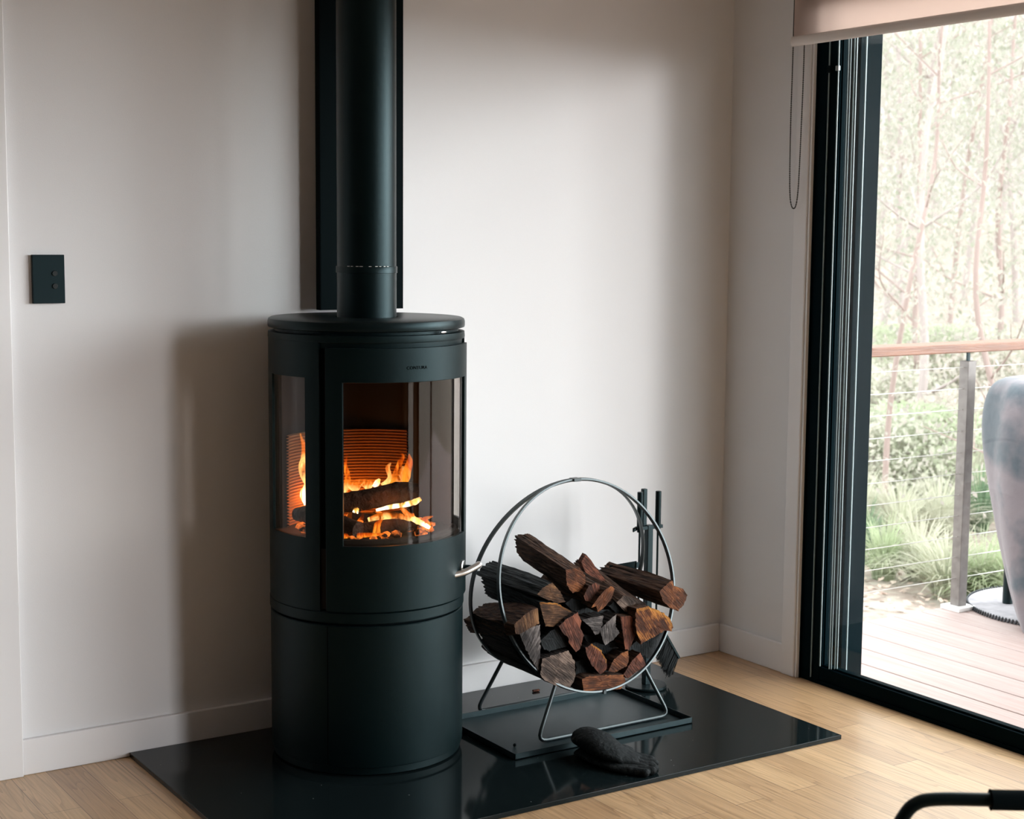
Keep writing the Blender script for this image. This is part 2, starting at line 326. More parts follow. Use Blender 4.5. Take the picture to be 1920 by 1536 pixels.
lt = P(1572, 128, 'x', .0)
bm = new(); box(bm, (-.006, lt.y-.006, lt.z-.007), (.002, lt.y+.006, lt.z+.007)); obj('latch', bm, SILVER, lf, bevel=.001)
lk = P(1558, 130, 'x', .0)
bm = new(); box(bm, (-.010, lk.y-.006, lk.z-.010), (.002, lk.y+.006, lk.z+.010)); obj('bumper', bm, SHIELD, lf, bevel=.001)

# ---------------------------------------------------------------- roller blind
bl = thing('roller_blind', 'pale beige roller blind hanging over the top of the sliding door', 'blind', (-.045, -.32, 1.86))
bm = new(); box(bm, (-.052, -2.9, 1.884), (-.050, -.321, 2.40)); obj('fabric', bm, BLIND, bl)
bm = new(); tube(bm, [(-.051, y, 1.870) for y in (-2.9, -.316)], .0145, 16)
for v in bm.verts: v.co.x = -.051 + (v.co.x+.051)*.6; v.co.z = 1.870 + (v.co.z-1.870)*1.0
obj('bottom_bar', bm, BLINDBAR, bl)
bm = new(); tube(bm, [(-.06, -2.9, 2.42), (-.06, -.32, 2.42)], .032, 20); obj('roller', bm, BLIND, bl)
for y in (-.319, -2.91):
    bm = new(); box(bm, (-.10, y, 2.37), (0, y+.007, 2.46)); obj('bracket', bm, TRIM, bl)
ta, tb = P(1487, 92, 'x', -.03), P(1508, 89, 'x', -.03); ba, bb = P(1481, 360, 'x', -.03), P(1496, 360, 'x', -.03); bo = P(1488, 391, 'x', -.03)
pl = [Vector((-.03, ta.y, 2.40))] + [ta, (ta+ba)*.5 + Vector((0,.003,0)), ba, bo, bb, (tb+bb)*.5+Vector((0,-.002,0)), tb, Vector((-.03, tb.y, 2.40))]
pc = catmull(pl, 24); dense = []
acc = 0
for i in range(len(pc)-1):
    n_ = max(1, int((pc[i+1]-pc[i]).length/.0018))
    for k in range(n_): dense.append(pc[i].lerp(pc[i+1], k/n_))
bm = new(); tube(bm, dense, [.0021 if (i % 3) else .0009 for i in range(len(dense))], 6); obj('bead_chain', bm, CHAIN, bl, sharp=80)

# ---------------------------------------------------------------- switch plate
sw = thing('wall_switch', 'black rectangular switch plate on the white wall left of the stove', 'switch', (-2.113, -.006, 1.197))
bm = new(); box(bm, (-2.151, -.012, 1.140), (-2.075, 0, 1.255)); obj('plate', bm, PLASTIC, sw, bevel=.0012)
for z in (1.211, 1.181):
    bm = new(); tube(bm, [(-2.099, -.011, z), (-2.099, -.0150, z)], .0065, 20); obj('button', bm, mat('switch_button', (.003, .008, .009), .45, spec=.3), sw, bevel=.0008)

# ---------------------------------------------------------------- hearth
ang = 0
bm = new(); bmesh.ops.delete(bm, geom=bm.verts[:])
HX0, HX1, HY1 = -1.942, -.308, -.852
box(bm, (HX0, HY1, .0), (HX1, -.015, .012))
hs = obj('hearth_slab', bm, STONE, org=((HX0+HX1)/2, -.43, 0), bevel=.0012); tag(hs, 'glossy black stone hearth slab lying on the oak floor under the stove', 'hearth')
HZ = .012

# ---------------------------------------------------------------- stove
S = Vector((-1.404, -.271)); RB = .243
dcam = math.atan2(CAM.y-S.y, CAM.x-S.x)                  # direction from the stove to the camera
def az(deg): return dcam + R_(deg)                        # + goes to the picture's right
Dd = math.hypot(CAM.x-S.x, CAM.y-S.y)
def zf(py, r=RB, px=687):                                 # height on the stove front for a picture row
    d = ray(px, py); t = (Dd-r)/math.hypot(d.x, d.y); return CAM.z + d.z*t
ZT = zf(604); ZPB = zf(624); ZR1 = zf(632); ZR2 = zf(644); ZD1 = zf(654, .249); ZW1 = zf(719, .249); ZW0 = zf(1026, .249); ZD0 = zf(1150, .249); ZB0 = zf(1172); ZG = zf(1176)
st = thing('wood_stove', 'tall black cylindrical wood stove with a burning fire behind curved glass', 'stove', (S.x, S.y, HZ))
a_s, a_e = az(-24), az(86)
# lower body and plinth
bm = new()
lathe(bm, S, [(.228, HZ), (.236, HZ+.004), (.236, HZ+.020), (.241, HZ+.0225), (.2415, HZ+.026), (.2415, ZG-.002), (.2395, ZG)], 128)
obj('lower_body', bm, STOVE, st)
bm = new(); cyl_panel(bm, S, .2425, .2405, az(-23.4), az(-22.8), HZ+.026, ZG-.003); obj('panel_seam', bm, SHIELD, st)
# groove + ring under the door
bm = new(); lathe(bm, S, [(.225, ZG-.004), (.230, ZG), (.230, ZB0-.0005)], 96); obj('groove', bm, SHIELD, st)
bm = new(); lathe(bm, S, [(.236, ZB0), (.2435, ZB0+.002), (.2435, ZD0-.0045), (.240, ZD0-.002)], 128); obj('base_ring', bm, STOVE, st)
# firebox shell with the side windows
W1 = (az(-71), az(-37)); W3 = (az(31+54), az(31+54+1))
bm = new()
ZWs1, ZWs0 = zf(712, .243, 560), zf(1016, .243, 560)
cyl_panel(bm, S, .2425, .236, az(-24)-2*PI+R_(110), az(-27.6), ZD0-.002, ZR1-.004+.0, holes=[(az(-71), az(-37), ZWs0, ZWs1), (az(31+67)-2*PI, az(31+101)-2*PI, ZWs0, ZWs1)])
obj('upper_body', bm, STOVE, st)
# door
bm = new(); cyl_panel(bm, S, .2345, .2325, az(-32), az(-20), ZD0-.002, ZR2-.001); obj('door_gasket_recess', bm, SHIELD, st)
bm = new(); cyl_panel(bm, S, .2485, .238, az(-23.2), az(85), ZD0, ZD1, holes=[(az(-13.2), az(75), ZW0, ZW1)])
dr = obj('stove_door', bm, STOVE, st, bevel=.0012)
bm = new(); cyl_panel(bm, S, .2445, .2415, az(-14.5), az(76), ZW0-.006, ZW1+.006); obj('door_glass', bm, STOVEGLASS, dr)
bm = new(); cyl_panel(bm, S, .2395, .2365, az(-72), az(-36), ZWs0-.005, ZWs1+.005); sg = obj('side_glass', bm, STOVEGLASS, st)
bm = new(); cyl_panel(bm, S, .2395, .2365, az(31+66), az(31+102), ZWs0-.005, ZWs1+.005); sg = obj('side_glass', bm, STOVEGLASS, st)
# lettering
txt = 'CONTURA'
cu = bpy.data.curves.new('lettering', 'FONT'); cu.body = txt; cu.size = .0112; cu.extrude = .0004; cu.align_x = 'CENTER'; cu.align_y = 'CENTER'; cu.space_character = 1.05
to = bpy.data.objects.new('lettering_tmp', cu); C.objects.link(to); dg = bpy.context.evaluated_depsgraph_get(); dg.update()
me = bpy.data.meshes.new_from_object(to.evaluated_get(dg)); bpy.data.objects.remove(to)
zl = zf(692, .249, 776); al = az(math.degrees(math.asin((776-687)/187.)))
bmt = new(); bmt.from_mesh(me)
for v in bmt.verts:
    a = al + v.co.x/.2485; r = .2487 + v.co.z; z = zl + v.co.y; v.co = (S.x+r*math.cos(a), S.y+r*math.sin(a), z)
obj('lettering', bmt, mat('letter_black', (.0005, .001, .001), .9, spec=.0), dr)
# top rings and plate
bm = new(); lathe(bm, S, [(.236, ZD1-.002), (.237, ZR2-.001), (.2425, ZR2), (.2435, ZR2+.004), (.2425, ZR1+.001), (.238, ZR1+.002), (.226, ZR1+.0022), (.226, ZPB-.001)], 128); obj('vent_ring', bm, STOVE, st)
bm = new(); hr = .078
lathe(bm, S, [(.236, ZPB), (.2425, ZPB+.002), (.2435, ZPB+.006), (.2435, ZT-.009), (.2415, ZT-.003), (.236, ZT), (hr, ZT), (hr, ZPB), (.236, ZPB)], 128)
bmesh.ops.delete(bm, geom=[f for f in bm.faces if len(f.verts) > 4], context='FACES')
bmesh.ops.remove_doubles(bm, verts=bm.verts[:], dist=1e-5)
obj('top_plate', bm, IRON, st)
bm = new(); a = az(50); lp = Vector((S.x+.2385*math.cos(a), S.y+.2385*math.sin(a), ZR1+.006)); tg = Vector((-math.sin(a), math.cos(a), 0))
tube(bm, [lp-tg*.010, lp, lp+tg*.010], [.0020, .0030, .0020], 8); obj('air_lever', bm, CHROME, st)
# firebox interior
ZF0, ZF1 = ZW0-.01, ZW1+.03
bm = new(); prof = []
zz = ZF0
cyl_panel(bm, S, .2355, .2345, az(-24)+0.0, az(-24)+2*PI, ZD0+.002, ZF0-.001, full=True); obj('lower_liner', bm, SOOT, st)
bm = new(); lathe(bm, S, [(.232, ZF0-.006), (.232, ZF0)], 64); obj('fire_floor', bm, SOOT, st)
bm = new(); lathe(bm, S, [(.232, ZF1), (.232, ZF1+.006)], 64); obj('fire_ceiling', bm, SOOT, st)
bm = new(); nst = 30; zr0, zr1 = ZF0, ZF0+.235
RR = .214
prof = [(RR, zr0)]
for i in range(nst):
    z0 = zr0+(zr1-zr0)*i/nst; h = (zr1-zr0)/nst; prof += [(RR, z0+h*.15), (RR-.007, z0+h*.4), (RR-.007, z0+h*.7), (RR, z0+h*.95)]
prof += [(RR, zr1)]
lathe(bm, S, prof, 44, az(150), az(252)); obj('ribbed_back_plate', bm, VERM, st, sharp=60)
bm = new(); cyl_panel(bm, S, .228, .220, az(104), az(256), ZF0, ZF1); obj('back_liner', bm, SOOT, st)
bm = new(); n0 = Vector((math.cos(az(0)), math.sin(az(0)), 0)); t0 = Vector((-math.sin(az(0)), math.cos(az(0)), 0))
# retaining bar at the foot of the front glass
pts = [Vector((S.x+.215*math.cos(az(k)), S.y+.215*math.sin(az(k)), ZF0+.012)) for k in range(-34, 90, 4)]
tube(bm, pts, .010, 8); obj('log_retainer', bm, SOOT, st)
# handle (chrome bar on a round boss)
ha = az(70.5); hz = zf(1064, .249, 863)-.0
hp = P(863, 1060, 'z', 0)
d_ = ray(862, 1063); tt = None
hb = Vector((S.x+.2485*math.cos(ha), S.y+.2485*math.sin(ha), 0)); tq = (hb-CAM).dot(Vector((d_.x, d_.y, 0)))/(d_.x**2+d_.y**2); hb.z = CAM.z + d_.z*((hb.x-CAM.x)*d_.x+(hb.y-CAM.y)*d_.y)/(d_.x**2+d_.y**2)
hn = Vector((math.cos(ha), math.sin(ha), 0)); ht = Vector((-math.sin(ha), math.cos(ha), 0))
bm = new(); tube(bm, [hb-hn*.002, hb+hn*.004, hb+hn*.006], [.0175, .0175, .015], 28)
hd = obj('handle_boss', bm, CHROME, dr)
bm = new(); tube(bm, [hb+hn*.004, hb+hn*.030], .006, 12); obj('handle_stem', bm, IRON, dr)
hc = hb+hn*.034
def onray(px, py, ref):     # point on the picture ray nearest the depth of ref
    d = ray(px, py); return CAM + d*((ref-CAM).dot(_f)/d.dot(_f))
q0, q1, q2 = onray(845, 1080, hc - n0*-.03), onray(872, 1073, hc+n0*.012), onray(901, 1057, hc-n0*.012)
bm = new(); hpts = catmull([q0, q0.lerp(q1, .5)+Vector((0,0,-.0008)), q1, q1.lerp(q2, .5)+Vector((0,0,-.001)), q2], 6)
tube(bm, hpts, [.0065]+[.0085]*(len(hpts)-2)+[.0065], 16); obj('handle_bar', bm, CHROME, dr)

# ---------------------------------------------------------------- flue pipe + heat shield
ZCOL = zf(506, .075); 
fp = thing('flue_pipe', 'black round flue pipe rising from the stove top', 'pipe', (S.x, S.y, ZT-.02))
RP = .0735
bm = new(); lathe(bm, S, [(RP, ZT-.018), (RP, ZCOL-.008)], 64); obj('lower_section', bm, FLUE, fp)
bm = new(); lathe(bm, S, [(RP+.0005, ZCOL-.009), (RP+.0022, ZCOL-.0085), (RP+.0022, ZCOL+.006), (RP+.001, ZCOL+.008)], 64); obj('joint_collar', bm, FLUE, fp)
bm = new(); lathe(bm, S, [(RP-.0005, ZCOL+.0075), (RP-.0005, ZC)], 64); obj('upper_section', bm, FLUE, fp)
bm = new()
for k in (-38, -30, -20, -13, 4, 16, 24, 33, 40):
    a0 = az(k); cyl_panel(bm, S, RP+.0030, RP+.0012, a0, a0+R_(3.8 + (k*7 % 3)), ZCOL+.0072, ZCOL+.0086)
obj('sealant_bead', bm, WHITEP, fp)
sh = thing('heat_shield', 'flat matt black heat shield on the wall behind the flue pipe', 'heat shield', (-1.30, -.05, 1.11))
bm = new(); box(bm, (-1.424, -.052, 1.113), (-1.181, -.050, ZC)); obj('panel', bm, SHIELD, sh)
bm = new(); box(bm, (-1.4245, -.052, 1.113), (-1.4225, -.028, ZC)); box(bm, (-1.1825, -.052, 1.113), (-1.1805, -.028, ZC)); obj('side_return', bm, SHIELD, sh)
for z in (1.3, 1.8, 2.3):
    for x in (-1.39, -1.21): bm = new(); tube(bm, [(x, -.05, z), (x, 0, z)], .006, 8); obj('standoff', bm, IRON, sh)

# ---------------------------------------------------------------- fire
def V(px, py, off=0):          # on the upright plane through the stove axis, off metres deeper
    d = ray(px, py); h = Vector((-n0.x, -n0.y, 0)); base = Vector((S.x, S.y, 0)) + h*off
    return CAM + d*((base-CAM).dot(h)/d.dot(h))
def rough_log(pts, rs, seed, n=18, amp=.12):
    bm = new(); tube(bm, catmull(pts, 7), [1]*(7*(len(pts)-1)+1), n)
    c = catmull(pts, 7); m = len(c); k = 0
    bm.verts.ensure_lookup_table()
    for i in range(m):
        t = i/(m-1)*(len(rs)-1); j = min(int(t), len(rs)-2); r = rs[j]+(rs[j+1]-rs[j])*(t-j)
        for q in range(n):
            v = bm.verts[i*n+q]; d = (v.co-c[i]); w = noise.noise(Vector((q/n*6, i*.35, seed)))*amp + noise.noise(Vector((q*1.7, i*1.1, seed+9)))*amp*.5
            v.co = c[i] + d.normalized()*r*(1+w)
    return bm
fg = 'logs burning in the stove'
o = obj('burning_log', rough_log([V(628, 946, -.03), V(690, 936, -.03), V(745, 925, -.02), V(783, 921, -.01)], [.024, .027, .027, .022], 1), CHAR, org=V(700, 950)); tag(o, 'charred log lying topmost across the fire behind the front glass', 'burning log', fg)
o = obj('burning_log', rough_log([V(668, 1000, -.07), V(715, 992, -.06), V(765, 984, -.03), V(797, 986, -.0)], [.022, .022, .019, .014], 2), CHAR, org=V(730, 1000)); tag(o, 'charred log in the embers below the topmost burning log, at the right', 'burning log', fg)
o = obj('burning_log', rough_log([V(559, 964, .02), V(590, 968, -.04), V(640, 984, -.09), V(672, 994, -.13)], [.018, .024, .023, .02], 3), CHAR, org=V(620, 980)); tag(o, 'charred log whose grey end shows in the stove side window', 'burning log', fg)
o = obj('burning_log', rough_log([V(655, 972, .05), V(700, 980, .07), V(770, 968, .08)], [.02, .024, .02], 4), CHAR, org=V(710, 980)); tag(o, 'charred log lying at the back of the stove firebox', 'burning log', fg)
bm = new()
for i in range(110):
    a = random.random()*2*PI; r = .17*math.sqrt(random.random()); s = random.uniform(.006, .014)
    p = Vector((S.x+r*math.cos(a), S.y+r*math.sin(a), ZF0+s*.5+random.random()*.012))
    bmesh.ops.create_icosphere(bm, subdivisions=1, radius=s, matrix=Matrix.Translation(p) @ Matrix.Rotation(random.random()*3, 4, 'X') @ Matrix.Diagonal((1.3, .9, .7, 1)))
tag(obj('ember_bed', bm, EMBER, org=(S.x, S.y, ZF0), sharp=20), 'bed of glowing orange embers under the burning logs', 'embers', kind='stuff')
fire = thing('fire', 'orange and yellow flames licking over the logs inside the stove', 'fire', V(700, 1005))
def flame(pts, ws, m_, dpt=.35, off=0, seed=0):
    c = catmull([V(x, y, off) for x, y in pts], 8); k = len(c); bm = new(); rings = []
    h = Vector((-n0.x, -n0.y, 0)); n = 14
    for i in range(k):
        t = i/(k-1)*(len(ws)-1); j = min(int(t), len(ws)-2); w = (ws[j]+(ws[j+1]-ws[j])*(t-j))/F*3.95
        tg = (c[min(i+1,k-1)]-c[max(i-1,0)]).normalized(); sd = tg.cross(h).normalized()
        w *= 1+.22*noise.noise(Vector((i*.33, seed*3.1, 0)))
        rings.append([bm.verts.new(c[i]+sd*w*math.cos(2*PI*q/n)+h*w*dpt*math.sin(2*PI*q/n)) for q in range(n)])
    for i in range(k-1):
        for q in range(n): bm.faces.new((rings[i][q], rings[i][(q+1)%n], rings[i+1][(q+1)%n], rings[i+1][q]))
    return obj('flame', bm, m_, fire, sharp=180)
flame([(640, 922), (650, 906), (662, 900)], [12, 9, 3], FL_Y, seed=1, off=.03)
flame([(660, 920), (672, 906), (690, 899)], [13, 8, 2], FL_Y, seed=2, off=.03)
flame([(684, 916), (696, 905), (713, 899)], [11, 7, 1.5], FL_Y, seed=3, off=.02)
flame([(702, 914), (708, 904), (712, 898)], [6, 5, 2], FL_W, seed=13, off=.01)
flame([(650, 918), (652, 896), (648, 870), (651, 850)], [7, 6, 3, .5], FL_O, seed=4, off=.07)
flame([(718, 912), (731, 897), (727, 878), (733, 868)], [6, 5, 4.5, 1.5], FL_Y, seed=5, off=0)
flame([(736, 910), (741, 890), (750, 868), (756, 856), (750, 847)], [7, 6, 5, 3, .5], FL_O, seed=6, off=0)
flame([(756, 910), (762, 888), (768, 866), (767, 851)], [9, 9, 6, 1], FL_O, seed=7, off=.01)
flame([(748, 911), (752, 893), (756, 874)], [10, 9, 2], FL_Y, seed=8, off=.02)
flame([(705, 957), (730, 951), (756, 947), (776, 942), (789, 935)], [2.5, 4, 4.5, 6, 4], FL_W, seed=9, off=-.06)
flame([(752, 952), (766, 966), (783, 977), (800, 984)], [4, 5, 6, 3], FL_Y, seed=10, off=-.07)
flame([(770, 972), (790, 981), (806, 990)], [4, 5, 3], FL_W, seed=21, off=-.08)
flame([(798, 996), (800, 984), (796, 974), (812, 968)], [9, 8, 5, 1], FL_O, seed=11, off=-.05)
flame([(660, 1003), (654, 990), (655, 974)], [9, 6, 1], FL_Y, seed=12, off=-.10)
flame([(672, 1000), (672, 984), (680, 968), (678, 955)], [7, 6, 3, .5], FL_O, seed=14, off=-.10)
flame([(706, 1000), (708, 984), (720, 970)], [8, 6, 1], FL_O, seed=15, off=-.09)
flame([(666, 962), (668, 957), (672, 953)], [5, 6, 2], FL_W, seed=16, off=-.06)
flame([(690, 975), (715, 968), (748, 968), (770, 975)], [4, 7, 6, 3], FL_Y, seed=19, off=-.05)
flame([(575, 946), (568, 926), (575, 905)], [5, 6, 2], FL_W, seed=17, off=.02)
flame([(578, 905), (567, 880), (572, 850), (563, 812)], [8, 8, 7, 1], FL_Y, seed=18, off=.03)
flame([(640, 1006), (665, 1004), (700, 1003), (720, 1001)], [5, 5, 4, 1], FL_O, seed=20, off=-.13)
for (px, py, of, e, rr) in ((668, 935, .14, .26, .02), (588, 925, .13, .7, .02), (735, 948, -.10, .18, .02), (640, 935, .14, .32, .02)):
    ld = bpy.data.lights.new('fire_glow', 'POINT'); ld.energy = e; ld.color = (1, .27, .03); ld.shadow_soft_size = rr
    lo = bpy.data.objects.new('fire_glow', ld); C.objects.link(lo); lo.location = V(px, py, of)

# ---------------------------------------------------------------- tray
tr = thing('ash_tray', 'x', 'tray', (-.86, -.40, HZ)); tr.name = 'metal_tray'; tr['label'] = 'flat black steel tray with raised rim lying under the log holder'
TX0, TX1, TY0, TY1 = -1.150, -.582, -.572, -.225
bm = new(); box(bm, (TX0, TY0, HZ+.001), (TX1, TY1, HZ+.003)); obj('tray_base', bm, STEEL, tr)
bm = new()
box(bm, (TX0, TY0, HZ+.001), (TX1, TY0+.002, HZ+.017)); box(bm, (TX0, TY1-.002, HZ+.001), (TX1, TY1, HZ+.017))
box(bm, (TX0, TY0, HZ+.001), (TX0+.002, TY1, HZ+.017)); box(bm, (TX1-.002, TY0, HZ+.001), (TX1, TY1, HZ+.017)); obj('rim', bm, STEEL, tr)
TZ = HZ+.003

# ---------------------------------------------------------------- log holder: two rings meeting at the top
YT, YF, YB = -.352, -.490, -.214
tp = P(1092, 898, 'y', YT); bt = P(1113, 1299, 'y', YF)
XC = (P(932, 1090, 'y', -.42).x + P(1263, 1110, 'y', -.42).x)/2
zt_, zb_ = tp.z, bt.z
RZ = math.hypot((zt_-zb_), YT-YF)/2
lh = thing('log_holder', 'round black steel log holder ring filled with firewood beside the stove', 'log holder', (XC, YT, TZ))
def ring(yb, name):
    top = Vector((XC, YT, zt_)); bot = Vector((XC, yb, zb_)); c = (top+bot)/2; up = (top-bot).normalized(); sx = Vector((1,0,0)); nn = sx.cross(up).normalized()
    RX = RZ; bm = new(); n = 96; rings = []; w, th = .0065, .0028
    for k in range(n):
        a = 2*PI*k/n; rd = sx*math.cos(a)+up*math.sin(a); p = c+rd*RX
        rings.append([bm.verts.new(p+rd*s1*th+nn*s2*w) for s1, s2 in ((-1,-1),(1,-1),(1,1),(-1,1))])
    for k in range(n):
        for q in range(4): bm.faces.new((rings[k][q], rings[k][(q+1)%4], rings[(k+1)%n][(q+1)%4], rings[(k+1)%n][q]))
    obj(name, bm, RACK, lh, bevel=.001)
    def at(a): return c+(sx*math.cos(a)+up*math.sin(a))*RX
    return at
fa = ring(YF, 'front_ring'); ba_ = ring(YB, 'back_ring')
bm = new(); box(bm, (XC-.012, YT-.012, zt_-.004), (XC+.012, YT+.012, zt_+.004)); obj('top_joint', bm, RACK, lh, bevel=.001)
def legs(at, yb, sgn):
    rr = .0052; z = TZ+rr
    pl_, pr_ = at(R_(270-31)), at(R_(270+31))
    x0, x1 = XC-.215, XC+.215; y = yb - sgn*.012
    def bend(a, b, c, r=.03):
        a, b, c = Vector(a), Vector(b), Vector(c); u = (a-b).normalized(); w = (c-b).normalized(); return [b+u*r] + [ (b+u*r)*(1-t)**2 + b*2*t*(1-t) + (b+w*r)*t*t for t in (.25,.5,.75)] + [b+w*r]
    pts = [pl_] + bend(pl_, (x0, y, z), (x1, y, z)) + bend((x0, y, z), (x1, y, z), pr_) + [pr_]
    bm = new(); tube(bm, pts, rr, 10); obj('leg_frame', bm, RACK, lh, sharp=60)
legs(fa, YF, 1); legs(ba_, YB, -1)
for at, y in ((fa, YF),):
    p = at(R_(270)); bm = new(); box(bm, (p.x-.004, p.y-.010, p.z-.006), (p.x+.004, p.y+.010, p.z+.004)); obj('joint_clip', bm, RACK, lh)

# ---------------------------------------------------------------- firewood
def endmat(name, c1, c2, ang_):
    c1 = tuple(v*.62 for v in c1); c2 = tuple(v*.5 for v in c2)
    if name in MC: return MC[name]
    M = bpy.data.materials.new(name); M.use_nodes = True; nt = M.node_tree; N = nt.nodes; L = nt.links; b = N['Principled BSDF']
    tc = N.new('ShaderNodeTexCoord'); mp = N.new('ShaderNodeMapping'); mp.inputs['Rotation'].default_value = (0, R_(ang_), 0); L.new(tc.outputs['Object'], mp.inputs[0])
    mp2 = N.new('ShaderNodeMapping'); mp2.inputs['Scale'].default_value = (260, 30, 30); L.new(mp.outputs[0], mp2.inputs[0])
    nz = N.new('ShaderNodeTexNoise'); nz.inputs['Scale'].default_value = 1; nz.inputs['Detail'].default_value = 5; nz.inputs['Roughness'].default_value = .65; L.new(mp2.outputs[0], nz.inputs['Vector'])
    n2 = N.new('ShaderNodeTexNoise'); n2.inputs['Scale'].default_value = 20; n2.inputs['Detail'].default_value = 3; L.new(tc.outputs['Object'], n2.inputs['Vector'])
    ad = N.new('ShaderNodeMath'); ad.operation = 'ADD'; L.new(nz.outputs['Fac'], ad.inputs[0]); L.new(n2.outputs['Fac'], ad.inputs[1])
    cr = N.new('ShaderNodeValToRGB'); e = cr.color_ramp.elements; e[0].position = .40; e[0].color = (c2[0]*.3, c2[1]*.3, c2[2]*.3, 1); e[1].position = .60; e[1].color = (*c1, 1); q = e.new(.5); q.color = (*c2, 1)
    ml = N.new('ShaderNodeMath'); ml.operation = 'MULTIPLY'; ml.inputs[1].default_value = .5; L.new(ad.outputs[0], ml.inputs[0]); L.new(ml.outputs[0], cr.inputs[0])
    L.new(cr.outputs[0], b.inputs['Base Color']); b.inputs['Roughness'].default_value = .8; b.inputs['Specular IOR Level'].default_value = .25
    bp = N.new('ShaderNodeBump'); bp.inputs['Strength'].default_value = .9; bp.inputs['Distance'].default_value = .004; L.new(nz.outputs['Fac'], bp.inputs['Height']); L.new(bp.outputs[0], b.inputs['Normal'])
    MC[name] = M; return M
COL = dict(amber=((.70, .30, .06), (.45, .17, .03)), red=((.36, .12, .065), (.17, .055, .032)), orange=((.60, .23, .05), (.17, .05, .017)), brown=((.34, .17, .075), (.15, .07, .035)),
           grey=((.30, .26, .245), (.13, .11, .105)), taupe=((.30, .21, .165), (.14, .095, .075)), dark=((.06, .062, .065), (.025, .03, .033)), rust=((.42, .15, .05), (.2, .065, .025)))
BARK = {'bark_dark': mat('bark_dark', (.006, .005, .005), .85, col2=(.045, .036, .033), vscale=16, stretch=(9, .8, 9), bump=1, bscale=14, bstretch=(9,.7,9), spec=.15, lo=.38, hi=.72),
        'bark_brown': mat('bark_brown', (.014, .007, .005), .85, lo=.36, hi=.74, col2=(.125, .066, .042), vscale=16, stretch=(9, .8, 9), bump=1, bscale=14, bstretch=(9,.7,9), spec=.2),
        'bark_grey': mat('bark_grey', (.005, .007, .008), .85, lo=.38, hi=.72, col2=(.06, .07, .075), vscale=14, stretch=(9, .8, 9), bump=1, bscale=14, bstretch=(9,.7,9), spec=.2)}
def c3(u, v): return (850+u/4.043, 880+v/4.043)
def c4(u, v): return (850+u/4.085, 1180+v/4.085)
LG = 'split logs stacked in the round holder'
def log(label, poly, kind, bark, g=0, yf=-.486, yb=-.20, shift=None, crop=c3, seed=0, jag=.05, grow=1.0, rim=None):
    px = [crop(*p) for p in poly]; pts = [P(x, y, 'y', yf) for x, y in px]
    pts = [Vector((p.x, 0, p.z)) for p in pts]; n = len(pts)
    per = [(pts[(i+1)%n]-pts[i]).length for i in range(n)]; tot = sum(per); N = 60; out = []
    # resample but keep the corners
    for i in range(n):
        k = max(1, round(per[i]/tot*N))
        for j in range(k): out.append(pts[i].lerp(pts[(i+1)%n], j/k))
    c = sum(out, Vector())/len(out); m = len(out)
    cpx = sum(x for x, y in px)/n, sum(y for x, y in px)/n
    c0 = P(*cpx, 'y', yf)
    if shift: c1_ = P(cpx[0]+shift[0], cpx[1]+shift[1], 'y', yb); dx, dz = c1_.x-c0.x, c1_.z-c0.z
    else: dx = dz = 0
    K = 13; bm = new(); rings = []
    size = max((p-c).length for p in out)
    for k in range(K+1):
        t = k/K; ring_ = []
        for i, p in enumerate(out):
            d = p-c; L_ = d.length; dn = d.normalized()
            ridge = (noise.noise(Vector((i*.45, seed*3.3, t*.8)))*jag*1.5 + noise.noise(Vector((i*1.3, seed*2.3, t*1.6)))*jag)*size*(0 if k == 0 else 1)
            fine = noise.noise(Vector((i*1.9, seed*5.1+4, t*9)))*.055*size
            e = 1 + (grow-1)*min(1, t*3)
            q = c + dn*max(.3*L_, L_*e*(1+.03*math.sin(3*t+seed)) + ridge*min(1, 3*t) + fine)
            y = yf + (yb-yf)*t
            if k == 0: y += noise.noise(Vector((i*1.3, seed, 0)))*.003
            if k == K: y += noise.noise(Vector((i*1.1, seed, 8)))*.018
            qx, qz = q.x+dx*t, q.z+dz*t
            if y > -.43:      # the pile is held inside the rings
                ex, ez = qx-XC, qz-(zt_+zb_)/2; rr_ = math.hypot(ex, ez); lim = RZ-.004
                if rr_ > lim: qx = XC+ex*lim/rr_; qz = (zt_+zb_)/2+ez*lim/rr_
            ring_.append(bm.verts.new((qx, y, qz)))
        rings.append(ring_)
    for k in range(K):
        for i in range(m):
            f = bm.faces.new((rings[k][i], rings[k][(i+1)%m], rings[k+1][(i+1)%m], rings[k+1][i])); f.material_index = 0
    for rr, y, s_, mi in ((rings[0], yf, 0, 1), (rings[-1], yb, 1, 1)):
        cx = Vector((c.x+dx*s_, y, c.z+dz*s_)); prev = rr
        for fi, fct in enumerate((.84, .55, .28)):
            cur = [bm.verts.new(cx + (Vector((v.co.x, y, v.co.z))-cx)*fct + Vector((noise.noise(Vector((v.co.x*120, v.co.z*120, seed+3)))*.002, noise.noise(Vector((v.co.x*60, v.co.z*60, seed)))*.0012, 0))) for v in rr]
            for i in range(m): f = bm.faces.new((prev[i], prev[(i+1)%m], cur[(i+1)%m], cur[i])); f.material_index = 2 if (rim and fi == 0 and (prev[i].co.x-cx.x)*rim[0]+(prev[i].co.z-cx.z)*rim[1] > .25*size) else mi
            prev = cur
        cv = bm.verts.new(cx+Vector((.001, 0, .0007)))
        for i in range(m): f = bm.faces.new((prev[i], prev[(i+1)%m], cv)); f.material_index = mi
    em = endmat('end_%s_%d' % (kind, g), *COL[kind], g)
    o = obj('firewood_log', bm, [BARK[bark], em, endmat('end_amber_%d' % g, *COL['amber'], g)], org=(c.x+dx/2, (yf+yb)/2, c.z+dz/2), sharp=28)
    return tag(o, label, 'firewood', LG)
